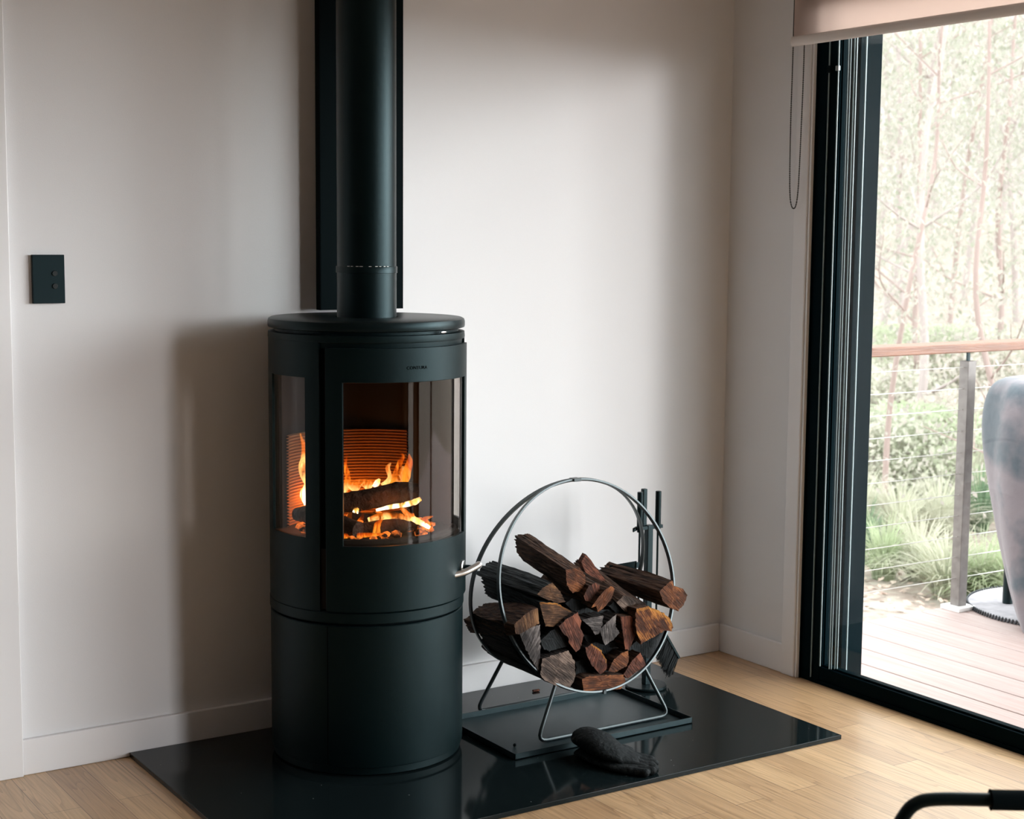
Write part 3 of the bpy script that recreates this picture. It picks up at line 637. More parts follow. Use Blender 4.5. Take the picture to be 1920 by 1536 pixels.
W = [
 ('thick dark log at the far left of the stack, brown sawn end inside the ring', [(465,1175),(545,1100),(590,1070),(640,1055),(648,1170),(560,1215),(500,1250),(475,1245)], 'brown', 'bark_brown', 10, dict(yb=-.20, shift=(-92,-6), grow=1.35)),
 ('charred grey log at upper left with a tan triangular sawn end', [(750,862),(810,930),(845,1005),(790,1012),(690,978),(640,950),(680,900)], 'brown', 'bark_grey', 70, dict(yb=-.17, shift=(-112,-38), yf=-.47, grow=1.25)),
 ('log with a curved orange upper rim in the row right of the brown sawn end', [(655,1010),(780,1012),(905,1085),(845,1125),(800,1165),(760,1195),(700,1190),(675,1100)], 'brown', 'bark_grey', 80, dict(yb=-.16, yf=-.472, shift=(-112,-55), rim=(.3, 1))),
 ('large dark brown log on top of the stack, sloping up to the left', [(905,940),(860,880),(850,760),(955,745),(1000,800),(1005,870),(960,925)], 'rust', 'bark_brown', 60, dict(yb=-.19, shift=(-93,-62), yf=-.45, grow=1.1)),
 ('small log with a dull maroon end at the top centre', [(985,965),(1025,885),(1080,858),(1112,880),(1110,945),(1075,1000),(1030,1005),(1000,1000)], 'red', 'bark_brown', 20, dict(yf=-.47, yb=-.25, shift=(-70,-40))),
 ('splintered bright red-brown log end at the top centre', [(1045,1050),(1100,970),(1150,915),(1195,885),(1225,905),(1200,980),(1150,1045),(1095,1085),(1085,1040)], 'rust', 'bark_brown', -40, dict(yf=-.49, yb=-.22, shift=(-100,-48))),
 ('long narrow log with a pale splintered edge, running up to a pointed tip', [(1290,960),(1345,970),(1455,1018),(1440,1050),(1390,1100),(1300,1080),(1240,1010)], 'taupe', 'bark_brown', 45, dict(yb=-.17, shift=(-90,-72), yf=-.46, grow=.8)),
 ('brown log at the upper right with a two-tone end hanging outside the ring', [(1565,930),(1620,870),(1662,845),(1672,888),(1740,908),(1772,955),(1750,1020),(1702,1072),(1640,1045),(1590,1000)], 'rust', 'bark_brown', 45, dict(yf=-.50, yb=-.20, shift=(-118,-38))),
 ('wide log at the right with a bright orange half-round end', [(1390,1060),(1480,1043),(1570,1078),(1640,1130),(1668,1200),(1650,1228),(1600,1222),(1500,1280),(1425,1322),(1395,1250),(1380,1160)], 'orange', 'bark_brown', 35, dict(yf=-.50, rim=(.5, 1))),
 ('reddish wedge-shaped log end pointing down, left of the orange half-round one', [(1265,1115),(1340,1108),(1392,1150),(1385,1250),(1335,1370),(1302,1372),(1285,1250)], 'red', 'bark_brown', 5, {}),
 ('grey triangular log end in the middle of the stack', [(970,1140),(1060,1120),(1140,1108),(1132,1180),(1103,1250),(1075,1258),(1035,1195)], 'grey', 'bark_dark', 75, {}),
 ('grey kite-shaped log end right beside the grey triangular one', [(1108,1215),(1210,1118),(1236,1098),(1230,1190),(1262,1240),(1215,1292),(1150,1338),(1128,1285)], 'grey', 'bark_dark', 5, {}),
 ('cracked red-brown log end shaped like a leaf, under the orange-rimmed one', [(800,1190),(870,1130),(940,1088),(970,1150),(965,1200),(987,1260),(962,1360),(930,1388),(880,1320),(868,1270),(830,1240)], 'red', 'bark_dark', 25, {}),
 ('dark bluish log end with a pale dot, left of the leaf-shaped one', [(662,1302),(750,1220),(815,1178),(850,1250),(872,1300),(860,1342),(730,1378),(690,1362)], 'dark', 'bark_grey', 30, dict(yf=-.47)),
 ('pale grey fibrous triangular log end at the lower left', [(505,1250),(600,1195),(657,1182),(657,1510),(640,1517),(590,1440),(540,1340)], 'grey', 'bark_dark', -30, dict(yf=-.478, yb=-.25, shift=(-84,-34))),
 ('big log with a round taupe end at the bottom left of the ring', [(665,345),(680,225),(830,178),(885,158),(932,250),(937,365),(918,405),(888,455),(800,440),(695,392)], 'taupe', 'bark_dark', 50, dict(crop=c4)),
 ('oval log end with an amber rim, above the bottom brick-red log', [(1010,140),(1062,108),(1130,160),(1177,240),(1177,310),(1130,352),(1060,280),(1020,200)], 'red', 'bark_dark', -25, dict(crop=c4, rim=(.7, .7))),
 ('small rusty oblong log end leaning right of the amber-rimmed oval', [(1185,322),(1222,240),(1290,180),(1342,163),(1347,230),(1332,282),(1240,332)], 'rust', 'bark_brown', 50, dict(crop=c4)),
 ('brown leaning log end against the ring at the lower right', [(1305,345),(1370,240),(1432,180),(1462,240),(1475,275),(1400,330),(1335,378)], 'red', 'bark_brown', 40, dict(crop=c4, yf=-.482)),
 ('brick-red rectangular log lying at the bottom of the ring', [(990,385),(1040,362),(1170,356),(1300,350),(1315,392),(1282,458),(1130,468),(1010,483),(996,450)], 'rust', 'bark_brown', 85, dict(crop=c4, yf=-.492)),
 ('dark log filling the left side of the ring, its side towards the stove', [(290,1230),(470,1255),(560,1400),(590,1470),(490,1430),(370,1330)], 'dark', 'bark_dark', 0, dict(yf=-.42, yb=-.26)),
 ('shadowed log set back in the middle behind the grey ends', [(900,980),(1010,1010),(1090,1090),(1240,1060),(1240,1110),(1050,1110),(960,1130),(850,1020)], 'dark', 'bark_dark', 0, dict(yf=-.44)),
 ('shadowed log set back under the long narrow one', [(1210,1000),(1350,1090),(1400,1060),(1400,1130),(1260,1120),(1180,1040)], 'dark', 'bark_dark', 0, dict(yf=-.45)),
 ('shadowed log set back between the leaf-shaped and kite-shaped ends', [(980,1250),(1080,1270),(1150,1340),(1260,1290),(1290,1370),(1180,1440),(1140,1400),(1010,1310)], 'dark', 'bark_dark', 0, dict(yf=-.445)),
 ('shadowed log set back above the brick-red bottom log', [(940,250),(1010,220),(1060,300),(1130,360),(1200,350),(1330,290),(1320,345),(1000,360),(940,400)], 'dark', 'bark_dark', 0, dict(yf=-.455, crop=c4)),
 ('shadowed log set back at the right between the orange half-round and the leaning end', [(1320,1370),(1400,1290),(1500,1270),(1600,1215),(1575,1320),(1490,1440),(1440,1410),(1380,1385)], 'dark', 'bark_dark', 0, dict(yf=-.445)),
]
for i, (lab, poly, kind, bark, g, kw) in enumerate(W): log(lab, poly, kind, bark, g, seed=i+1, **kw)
# upright splinter
pp = [c3(*q) for q in ((970,705),(1005,645),(1045,690),(1080,745),(1150,835),(1185,880),(1130,870),(1000,780))]
bm = new(); a_ = [bm.verts.new(P(x, y, 'y', -.335)) for x, y in pp]; b_ = [bm.verts.new(P(x, y, 'y', -.335)+Vector((.004, .022, .0))) for x, y in pp]
bm.faces.new(a_); bm.faces.new(b_[::-1])
for i in range(len(pp)): bm.faces.new((a_[i], b_[i], b_[(i+1)%len(pp)], a_[(i+1)%len(pp)]))
tag(obj('firewood_log', bm, endmat('end_red_50', *COL['red'], 50), org=P(*pp[7], 'y', -.33)), 'thin pointed splinter of wood sticking up from the top of the stack', 'firewood', LG)
# wood chip and crumb
q = P(1005, 1297, 'z', HZ); bm = new(); box(bm, (q.x-.011, q.y-.004, HZ+.001), (q.x+.011, q.y+.004, HZ+.006)); tag(obj('wood_chip', bm, endmat('end_red_5', *COL['red'], 5), org=(q.x, q.y, HZ), bevel=.001), 'small reddish wood chip on the hearth behind the log holder', 'wood chip')
q = P(965, 1400, 'z', TZ); bm = new(); bmesh.ops.create_icosphere(bm, subdivisions=2, radius=.0042, matrix=Matrix.Translation((q.x, q.y, TZ+.004))); 
for v in bm.verts: v.co += Vector((noise.noise(v.co*400), noise.noise(v.co*400+Vector((5,0,0))), 0))*.0012
tag(obj('charcoal_crumb', bm, SHIELD, org=(q.x, q.y, TZ)), 'tiny black crumb lying on the left front corner of the tray', 'charcoal')

# ---------------------------------------------------------------- fire tool stand
tb_ = P(1211, 1283, 'z', HZ+.008); TXc, TYc = tb_.x, tb_.y
tsd = thing('fire_tool_stand', 'black fireplace tool stand with round base behind the log holder', 'tool stand', (TXc, TYc, HZ))
bm = new(); lathe(bm, (TXc, TYc), [(.050, HZ+.001), (.060, HZ+.003), (.060, HZ+.007), (.058, HZ+.009)], 48); obj('round_base', bm, IRON, tsd)
zb = lambda px, py: P(px, py, 'y', TYc).z
zc = zb(1210, 985)
bm = new(); box(bm, (TXc-.0095, TYc-.0095, HZ+.008), (TXc+.0095, TYc+.0095, zc)); obj('pole', bm, IRON, tsd, bevel=.002)
xa = P(1187, 985, 'y', TYc).x; xb = P(1240, 985, 'y', TYc).x
bm = new(); box(bm, (xa+.012, TYc-.008, zc-.012), (xb, TYc+.008, zc-.002)); tube(bm, [(xa+.014, TYc, zc-.006), (xa+.002, TYc-.003, zc-.008), (xa-.004, TYc-.006, zc-.014)], [.006, .006, .002], 8); obj('crossbar', bm, IRON, tsd, bevel=.002)
bm = new(); xh = P(1207, 950, 'y', TYc+.012).x; box(bm, (xh-.007, TYc+.004, zc-.004), (xh+.007, TYc+.018, zb(1207, 918))); obj('top_handle', bm, IRON, tsd, bevel=.002)
def tool(name, label, px, ytop, yo, build):
    t = thing(name, label, 'fire tool', (P(px, 985, 'y', TYc+yo).x, TYc+yo, zc), 'tools hanging on the fire tool stand'); x = t.location.x; y = TYc+yo
    bm = new(); tube(bm, [(x, y, zc-.016), (x, y, zc+.0), (x, y, P(px, ytop, 'y', y).z)], [.0075, .0085, .0085], 14); obj('handle', bm, IRON, t, bevel=.001)
    zb_ = .16; bm = new(); tube(bm, [(x, y, zc-.010), (x, y, zb_)], .0030, 8); obj('rod', bm, IRON, t)
    build(t, x, y, zb_); return t
def shovel(t, x, y, z):
    a, b = P(1144, 1061, 'y', y+.02), P(1194, 1052, 'y', y-.0)
    bm = new(); vs = [(a.x, y+.022, a.z), (b.x, y, b.z), (b.x, y, b.z-.13), (a.x, y+.022, a.z-.13)]
    f = [bm.verts.new(v) for v in vs]; g = [bm.verts.new((v[0]-.0005, v[1]+.002, v[2])) for v in vs]
    bm.faces.new(f); bm.faces.new(g[::-1])
    for i in range(4): bm.faces.new((f[i], g[i], g[(i+1)%4], f[(i+1)%4]))
    obj('blade', bm, IRON, t, bevel=.003)
    bm = new(); box(bm, (b.x-.003, y-.003, b.z-.02), (x+.003, y+.003, b.z-.004)); obj('socket', bm, IRON, t)
tool('fire_shovel', 'black fire shovel hanging leftmost on the tool stand', 1199.5, 923, -.012, shovel)
def brush(t, x, y, z):
    p0, p1 = P(1246, 1188, 'y', y), P(1270, 1231, 'y', y); zr = P(1232, 1190, 'y', y).z
    bm = new(); tube(bm, [(x, y, .17), (x+.004, y, p0.z+.015), p0+Vector((.004,0,0))], .004, 8); obj('neck', bm, IRON, t)
    bm = new(); d = (p1-p0); nrm = Vector((d.z, 0, -d.x)).normalized()
    if nrm.x > 0: nrm = -nrm
    vs = []
    for yy in (y-.014, y+.014):
        for p in (p0, p1, p1+nrm*.006, p0+nrm*.006): vs.append(bm.verts.new((p.x, yy, p.z)))
    for q in ((0,1,2,3),(7,6,5,4),(0,4,5,1),(1,5,6,2),(2,6,7,3),(3,7,4,0)): bm.faces.new([vs[i] for i in q])
    obj('brush_head', bm, IRON, t)
    bm = new(); rnd = random.Random(3)
    for i in range(520):
        s = rnd.random(); yy = y+rnd.uniform(-.012, .012); p = p0.lerp(p1, s)+nrm*.004; L_ = rnd.uniform(.042, .060)
        e = Vector((p.x-.012+rnd.uniform(-.006,.006)+nrm.x*L_*.35, yy+rnd.uniform(-.004,.004), max(.016, p.z-L_*.95+rnd.uniform(-.004,.004))))
        tube(bm, [(p.x, yy, p.z), e], [.0011, .0007], 3, cap=False)
    obj('bristles', bm, BRISTLE, t)
tool('fire_brush', 'black fire brush with drooping bristles hanging rightmost on the tool stand', 1233.5, 921, -.004, brush)

# ---------------------------------------------------------------- gloves
def glove(label, pose, seed, thumb=True):
    bm = new()
    # outline points: cuff -> palm -> fingertips, each (px, py, z) with half width / half thickness
    c = [P(px, py, 'z', z) for px, py, z, w, h in pose]; k = len(c); sub = 6; cc = catmull(c, sub); n = 20; rings = []
    for i, p in enumerate(cc):
        t = i/sub; j = min(int(t), k-2); u = t-j; w = pose[j][3]*(1-u)+pose[j+1][3]*u; h = pose[j][4]*(1-u)+pose[j+1][4]*u
        tg = (cc[min(i+1, len(cc)-1)]-cc[max(i-1, 0)]); side = Vector((tg.y, -tg.x, 0)).normalized(); up = side.cross(tg).normalized()
        if up.z < 0: up = -up
        rg = []
        for q in range(n):
            a = 2*PI*q/n; wr = 1+.07*noise.noise(Vector((math.cos(a)*2, math.sin(a)*2+seed, i*.22)))
            v = p+side*w*math.cos(a)*wr+up*h*math.sin(a)*wr
            v.z = max(v.z, HZ+.0015); rg.append(bm.verts.new(v))
        rings.append(rg)
    for i in range(len(rings)-1):
        for q in range(n): bm.faces.new((rings[i][q], rings[i][(q+1)%n], rings[i+1][(q+1)%n], rings[i+1][q]))
    bm.faces.new(rings[0][::-1]); bm.faces.new(rings[-1])
    e = cc[-1]; tg = (cc[-1]-cc[-4]).normalized(); side = Vector((tg.y, -tg.x, 0)).normalized(); w = pose[-1][3]
    for q, L_ in zip((-.82, -.28, .28, .80), (.040, .052, .050, .036)):
        s = e + side*w*q*.9 - tg*.03; pts = [s, s+tg*(.03+L_*.6)+side*q*.005, s+tg*(.03+L_)+side*q*.007]
        for p in pts: p.z = max(p.z, HZ+.010)
        pts[-1].z = HZ+.010
        tube(bm, catmull(pts, 5), [.0105]*8+[.009, .007, .004], 12)
    if thumb:
        s = cc[int(len(cc)*.55)] + side*w*-.7; pts = [s, s-side*.022+tg*.02, s-side*.03+tg*.045]
        for p in pts: p.z = max(HZ+.011, p.z-.004)
        tube(bm, catmull(pts, 5), [.013]*6+[.012, .011, .010, .008, .005], 12)
    o = obj('fire_glove', bm, LEATHER, org=(cc[len(cc)//2].x, cc[len(cc)//2].y, HZ), sharp=80)
    r = o.modifiers.new('r', 'REMESH'); r.mode = 'VOXEL'; r.voxel_size = .0028; r.use_smooth_shade = True
    s_ = o.modifiers.new('s', 'SMOOTH'); s_.iterations = 5; s_.factor = .5
    return tag(o, label, 'glove', 'pair of fireplace gloves')
glove('black leather fireplace glove on top, its cuff propped on the tray rim', [(1096, 1381, .052, .040, .026), (1118, 1392, .056, .044, .028), (1146, 1408, .046, .047, .022), (1172, 1420, .034, .045, .016), (1196, 1428, .026, .040, .013)], 1)
glove('black leather fireplace glove underneath the other one, fingertips on the hearth', [(1092, 1408, .022, .030, .012), (1130, 1424, .022, .036, .012), (1165, 1436, .022, .038, .011), (1195, 1440, .022, .034, .010)], 5, thumb=False)

# ---------------------------------------------------------------- foreground tubular chair
def cam_pt(px, py, dist): d = ray(px, py); return CAM + d*(dist/d.dot(_f))
dd = 2.35
a0 = cam_pt(1668, 1580, dd); a1 = cam_pt(1692, 1535, dd); a2 = cam_pt(1715, 1509, dd); a3 = cam_pt(1755, 1499, dd); a4 = cam_pt(1860, 1500, dd); a5 = cam_pt(2150, 1506, dd)
rt = (a5-a4); rt.z = 0; rt.normalize(); bk = Vector((rt.y, -rt.x, 0))
if bk.dot(_f) > 0: bk = -bk                                     # towards the camera side of the chair
ch = thing('tubular_armchair', 'black tubular metal chair arm with sleeve at the bottom right corner', 'chair', (a3.x, a3.y, 0))
f0 = Vector((a0.x, a0.y, .012)) - rt*.02; f1 = Vector((a5.x, a5.y, .012)) + rt*.04
for s in (0, 1):
    of = bk*(.55*s)
    bm = new(); tube(bm, [p+of for p in [f0, f0.lerp(a0, .6)] + catmull([a0, a1, a2, a3, a4], 7) + [a5, a5+rt*.06-Vector((0,0,.02)), f1+Vector((0,0,.3)), f1]], .0105, 14); obj('side_frame', bm, IRON, ch, sharp=80)
    b0, b1 = cam_pt(1857, 1500, dd)+of, cam_pt(2130, 1505.5, dd)+of
    bm = new(); tube(bm, [b0, b0+rt*.002, b1], [.0165, .0155, .0155], 20); obj('arm_sleeve', bm, mat('sleeve_foam', (.002, .005, .006), .9, spec=.05), ch, sharp=60)
sz = a4.z-.16
bm = new(); p0 = a4 + rt*.04; p1 = a5 - rt*.0
for z, xx in ((sz, 0),):
    vs = [Vector((p0.x, p0.y, sz)) , Vector((p1.x, p1.y, sz-.03)), Vector((p1.x, p1.y, sz-.03))+bk*.55, Vector((p0.x, p0.y, sz))+bk*.55]
    A_ = [bm.verts.new(v) for v in vs]; B_ = [bm.verts.new(v-Vector((0,0,.02))) for v in vs]
    bm.faces.new(A_); bm.faces.new(B_[::-1])
    for i in range(4): bm.faces.new((A_[i], B_[i], B_[(i+1)%4], A_[(i+1)%4]))
obj('seat', bm, mat('seat_sling', (.02, .022, .024), .85), ch, bevel=.006)

# ---------------------------------------------------------------- outside: deck and railing
ZD = -.06; RYL = .145
bm = new(); x = .155
while x < 4.6:
    box(bm, (x, -4.5, ZD-.02), (x+.136, RYL+.05, ZD)); x += .1405
box(bm, (.155, -4.5, ZD-.14), (4.6, -4.45, ZD-.022)); box(bm, (.155, RYL, ZD-.14), (4.6, RYL+.045, ZD-.022))
struct('deck', bm, DECKW, bevel=.003)
rl = thing('deck_railing', 'timber and wire balustrade along the far edge of the deck', 'railing', (1.3, RYL, ZD))
zt1 = P(1806, 644.5, 'y', RYL-.045).z; zt0 = P(1806, 662, 'y', RYL-.045).z
bm = new(); box(bm, (.16, RYL-.045, zt0), (4.6, RYL+.055, zt1)); obj('handrail', bm, RAILWOOD, rl, bevel=.004)
pb = P(1800, 1135, 'z', ZD)
pxs = P(1806, 900, 'y', RYL).x
ztop = P(1806, 677, 'y', RYL).z
def post(x):
    bm = new(); box(bm, (x-.021, RYL-.021, ZD+.012), (x+.021, RYL+.021, ztop)); p_ = obj('post', bm, POSTM, rl, bevel=.002)
    bm = new(); box(bm, (x-.005, RYL-.005, ztop), (x+.005, RYL+.005, zt0+.002)); obj('pin', bm, IRON, p_)
    bm = new(); box(bm, (x-.045, RYL-.045, ZD), (x+.045, RYL+.045, ZD+.016)); obj('foot_plate', bm, WHITEP, p_, bevel=.002)
for x in (pxs, pxs+1.5, .19, pxs+3.0): post(x)
rows = [P(1805, y, 'y', RYL).z for y in (689, 729, 768, 808, 848, 888, 927, 966, 1005, 1043, 1082)]
for z in rows:
    bm = new(); tube(bm, [(.17, RYL, z), (4.6, RYL, z)], .0016, 6); obj('wire', bm, WIRE, rl)
# hanging chair under its cover
bx = P(1990, 1120, 'z', ZD)
def cyl_frame(px, py, dist): return cam_pt(px, py, dist)
dc = (P(1905, 1161, 'z', ZD)-CAM).dot(_f)
# base disc: woven round mat
mp_ = [P(1816, 1126, 'z', ZD+.02), P(1857, 1148, 'z', ZD+.02), P(1909, 1162, 'z', ZD+.02)]
(ax_, ay_), (bx_, by_), (cx_, cy_) = [(p.x, p.y) for p in mp_]
dn = 2*(ax_*(by_-cy_)+bx_*(cy_-ay_)+cx_*(ay_-by_))
ux = ((ax_**2+ay_**2)*(by_-cy_)+(bx_**2+by_**2)*(cy_-ay_)+(cx_**2+cy_**2)*(ay_-by_))/dn
uy = ((ax_**2+ay_**2)*(cx_-bx_)+(bx_**2+by_**2)*(ax_-cx_)+(cx_**2+cy_**2)*(bx_-ax_))/dn
A2, B2 = Vector((ax_, ay_)), Vector((cx_, cy_)); mr = .34; md = (A2+B2)/2; ch_ = (B2-A2); hh = math.sqrt(mr*mr-ch_.length_squared/4); pn_ = Vector((-ch_.y, ch_.x)).normalized()
if pn_.dot(Vector((_f.x, _f.y))) < 0: pn_ = -pn_
mc = md + pn_*hh
MATM = mat('mat_weave', (.30, .285, .30), .7, col2=(.20, .19, .205), vscale=26)
bm = new(); lathe(bm, mc, [(mr, ZD+.001), (mr, ZD+.012), (mr-.012, ZD+.016)], 72)
mo = obj('round_mat', bm, MATM, org=(mc.x, mc.y, ZD)); tag(mo, 'round pale woven mat with dark scalloped edge on the deck beside the railing post', 'mat')
bm = new()
for k in range(150):
    a = 2*PI*k/150; tube(bm, [(mc.x+(mr+.004)*math.cos(a), mc.y+(mr+.004)*math.sin(a), ZD+.002), (mc.x+(mr+.002)*math.cos(a+.02), mc.y+(mr+.002)*math.sin(a+.02), ZD+.017)], .0035, 5)
obj('edge_cord', bm, RUBBER, mo)
pst = P(1889, 1131, 'z', ZD+.016)
cv = thing('covered_barbecue', 'grey fabric cover draped over outdoor furniture on a dark leg at the right edge', 'covered furniture', (pst.x, pst.y, ZD)); cv.name = 'covered_furniture'
bm = new(); tube(bm, [(pst.x, pst.y, ZD+.016), (pst.x, pst.y, .65)], .019, 16); obj('leg', bm, IRON, cv)
dist = (pst-CAM).dot(_f) - .35
sil = [(706, 1896), (716, 1876), (730, 1862), (760, 1855), (800, 1850), (850, 1853), (900, 1859), (960, 1867), (1020, 1877), (1080, 1889), (1130, 1899), (1170, 1909), (1205, 1921)]
cxp = 2010; prof = []
bm = new(); rings = []; n = 72
for k, (py, px) in enumerate(sil):
    c_ = cam_pt(cxp, py, dist); e_ = cam_pt(px, py, dist); r = (e_-c_).length; rg = []
    for q in range(n):
        a = 2*PI*q/n; fold = 1+.035*math.sin(a*7+k*.25)*min(1, k/3)+.03*noise.noise(Vector((math.cos(a)*2, math.sin(a)*2, k*.3)))
        d = _r*math.cos(a)+Vector((_f.x, _f.y, 0)).normalized()*math.sin(a)*.8
        rg.append(bm.verts.new((c_.x+d.x*r*fold, c_.y+d.y*r*fold, c_.z)))
    rings.append(rg)
for i in range(len(rings)-1):
    for q in range(n): bm.faces.new((rings[i][q], rings[i][(q+1)%n], rings[i+1][(q+1)%n], rings[i+1][q]))
bm.faces.new(rings[0]); cvb = obj('fabric_cover', bm, FABRIC, cv, sharp=60)
s_ = cvb.modifiers.new('s', 'SUBSURF'); s_.levels = 1; s_.render_levels = 1

# ---------------------------------------------------------------- outside: bush
def outp(azim, dist, z=0): return Vector((CAM.x+math.sin(azim)*dist, CAM.y+math.cos(azim)*dist, z))
def zg(x, y):
    d = max(0, math.hypot(x, y)-1.5); return -.50 - .05*min(d, 6) + max(0, d-9)*.10 + .12*noise.noise(Vector((x*.3, y*.3, 0)))
LITTER = mat('leaf_litter', (.22, .17, .14), .95, col2=(.29, .26, .215), vscale=9, bump=.6, bscale=25, lo=.42, hi=.6)
bm = new(); g = {}
NX = 60
for i in range(NX+1):
    for j in range(NX+1):
        x = -8+70*i/NX*(i/NX*.6+.4); y = .16+70*j/NX*(j/NX*.7+.3); g[i,j] = bm.verts.new((x, y, zg(x, y)))
for i in range(NX):
    for j in range(NX): bm.faces.new((g[i,j], g[i+1,j], g[i+1,j+1], g[i,j+1]))
gr = struct('ground', bm, LITTER)
HILL = mat('far_canopy', (.215, .20, .175), .95, col2=(.27, .245, .23), vscale=.55, bump=1, bscale=1.2, lo=.35, hi=.6)
bm = new(); g = {}
for i in range(91):
    for j in range(41):
        a = R_(-5+95*i/90); d = 42+34*j/40; p = outp(a, d); g[i,j] = bm.verts.new((p.x, p.y, -.5+28*(j/40)**.8+1.6*noise.noise(Vector((p.x*.5, p.y*.5, j*.6)))+.8*noise.noise(Vector((p.x*1.3, p.y*1.3, j)))))
for i in range(90):
    for j in range(40): bm.faces.new((g[i,j], g[i+1,j], g[i+1,j+1], g[i,j+1]))
struct('hillside', bm, HILL)
bm = new(); g = {}
for i in range(31):
    for j in range(31):
        x = .2+60*i/30*(i/30*.8+.2); y = .16-40*j/30*(j/30*.8+.2); g[i,j] = bm.verts.new((x, y, -.9 if x > 4.6 or True else -.5))
for i in range(30):
    for j in range(30): bm.faces.new((g[i,j], g[i+1,j], g[i+1,j+1], g[i,j+1]))
struct('ground', bm, LITTER)
def leafmat(name, a, b):
    M = mat(name, a, .8, col2=b, vscale=2, lo=.35, hi=.65); nt = M.node_tree; pb_ = nt.nodes['Principled BSDF']; cr_ = [n for n in nt.nodes if n.type == 'VALTORGB'][0]
    t = nt.nodes.new('ShaderNodeBsdfTranslucent'); mx = nt.nodes.new('ShaderNodeMixShader'); mx.inputs[0].default_value = .55
    nt.links.new(cr_.outputs[0], t.inputs[0]); nt.links.new(pb_.outputs[0], mx.inputs[1]); nt.links.new(t.outputs[0], mx.inputs[2]); nt.links.new(mx.outputs[0], nt.nodes['Material Output'].inputs[0])
    return M
LEAF = [leafmat('leaf_pale', (.285, .29, .235), (.37, .35, .305)), leafmat('leaf_olive', (.30, .285, .245), (.38, .345, .31)), leafmat('leaf_green', (.235, .255, .185), (.33, .33, .27))]
BARKT = [mat('gum_bark_pale', (.33, .285, .27), .8, col2=(.27, .22, .205), vscale=2, stretch=(3,3,.6)), mat('gum_bark_pink', (.28, .215, .195), .8, col2=(.21, .15, .13), vscale=2, stretch=(3,3,.6))]
def tree(azim, dist, h, rad, lean, crown, label, nl, ls, seed, lm=0, bmk=0, low=.45):
    rnd = random.Random(seed); b = outp(azim, dist); b.z = zg(b.x, b.y)-.05
    t = thing('gum_tree', label, 'tree', b, 'gum trees in the bush behind the deck')
    tip = b+Vector((lean*math.cos(YAW), -lean*math.sin(YAW), h)); pts = [b]
    for k in range(1, 6): q = b.lerp(tip, k/5); pts.append(q+Vector((rnd.uniform(-1,1), rnd.uniform(-1,1), 0))*h*.022)
    c = catmull(pts, 5); bm = new(); tube(bm, c, [rad*(1-.75*i/(len(c)-1)) for i in range(len(c))], 8); ends = [tip]
    for k in range(rnd.randint(6, 9)):
        i = rnd.randint(int(len(c)*low), len(c)-2); p = c[i]; a = rnd.uniform(0, 2*PI); L_ = h*rnd.uniform(.12, .24)
        d = Vector((math.cos(a), math.sin(a), rnd.uniform(.3, 1.1))).normalized(); e = p+d*L_; mid = p.lerp(e, .5)+Vector((rnd.uniform(-1,1), rnd.uniform(-1,1), -.3))*L_*.15
        cc = catmull([p, mid, e], 4); r0 = rad*.45*(1-.6*i/len(c)); tube(bm, cc, [r0*(1-.7*j/(len(cc)-1)) for j in range(len(cc))], 6); ends += [e, mid.lerp(e, .5)]
        e2 = mid + Vector((rnd.uniform(-1,1), rnd.uniform(-1,1), .7)).normalized()*L_*.5; tube(bm, [mid, e2], [r0*.5, r0*.2], 5); ends.append(e2)
    obj('trunk', bm, BARKT[bmk], t, sharp=60)
    bm = new()
    for k in range(nl):
        e = rnd.choice(ends); p = e+Vector((rnd.gauss(0,1), rnd.gauss(0,1), rnd.gauss(0,.8)))*crown
        L_ = ls*rnd.uniform(.5, 1.2); w = L_*.24; dz = Vector((rnd.gauss(0,.7), rnd.gauss(0,.7), -1 if rnd.random() < .7 else .4)).normalized(); s = dz.cross(Vector((rnd.gauss(0,1), rnd.gauss(0,1), rnd.gauss(0,1)))).normalized()
        v = [bm.verts.new(q) for q in (p, p+dz*L_*.5+s*w, p+dz*L_, p+dz*L_*.5-s*w)]; bm.faces.new(v)
    obj('foliage', bm, LEAF[lm], t, sharp=180)
def A(px): return YAW+math.atan((px-960)/F)
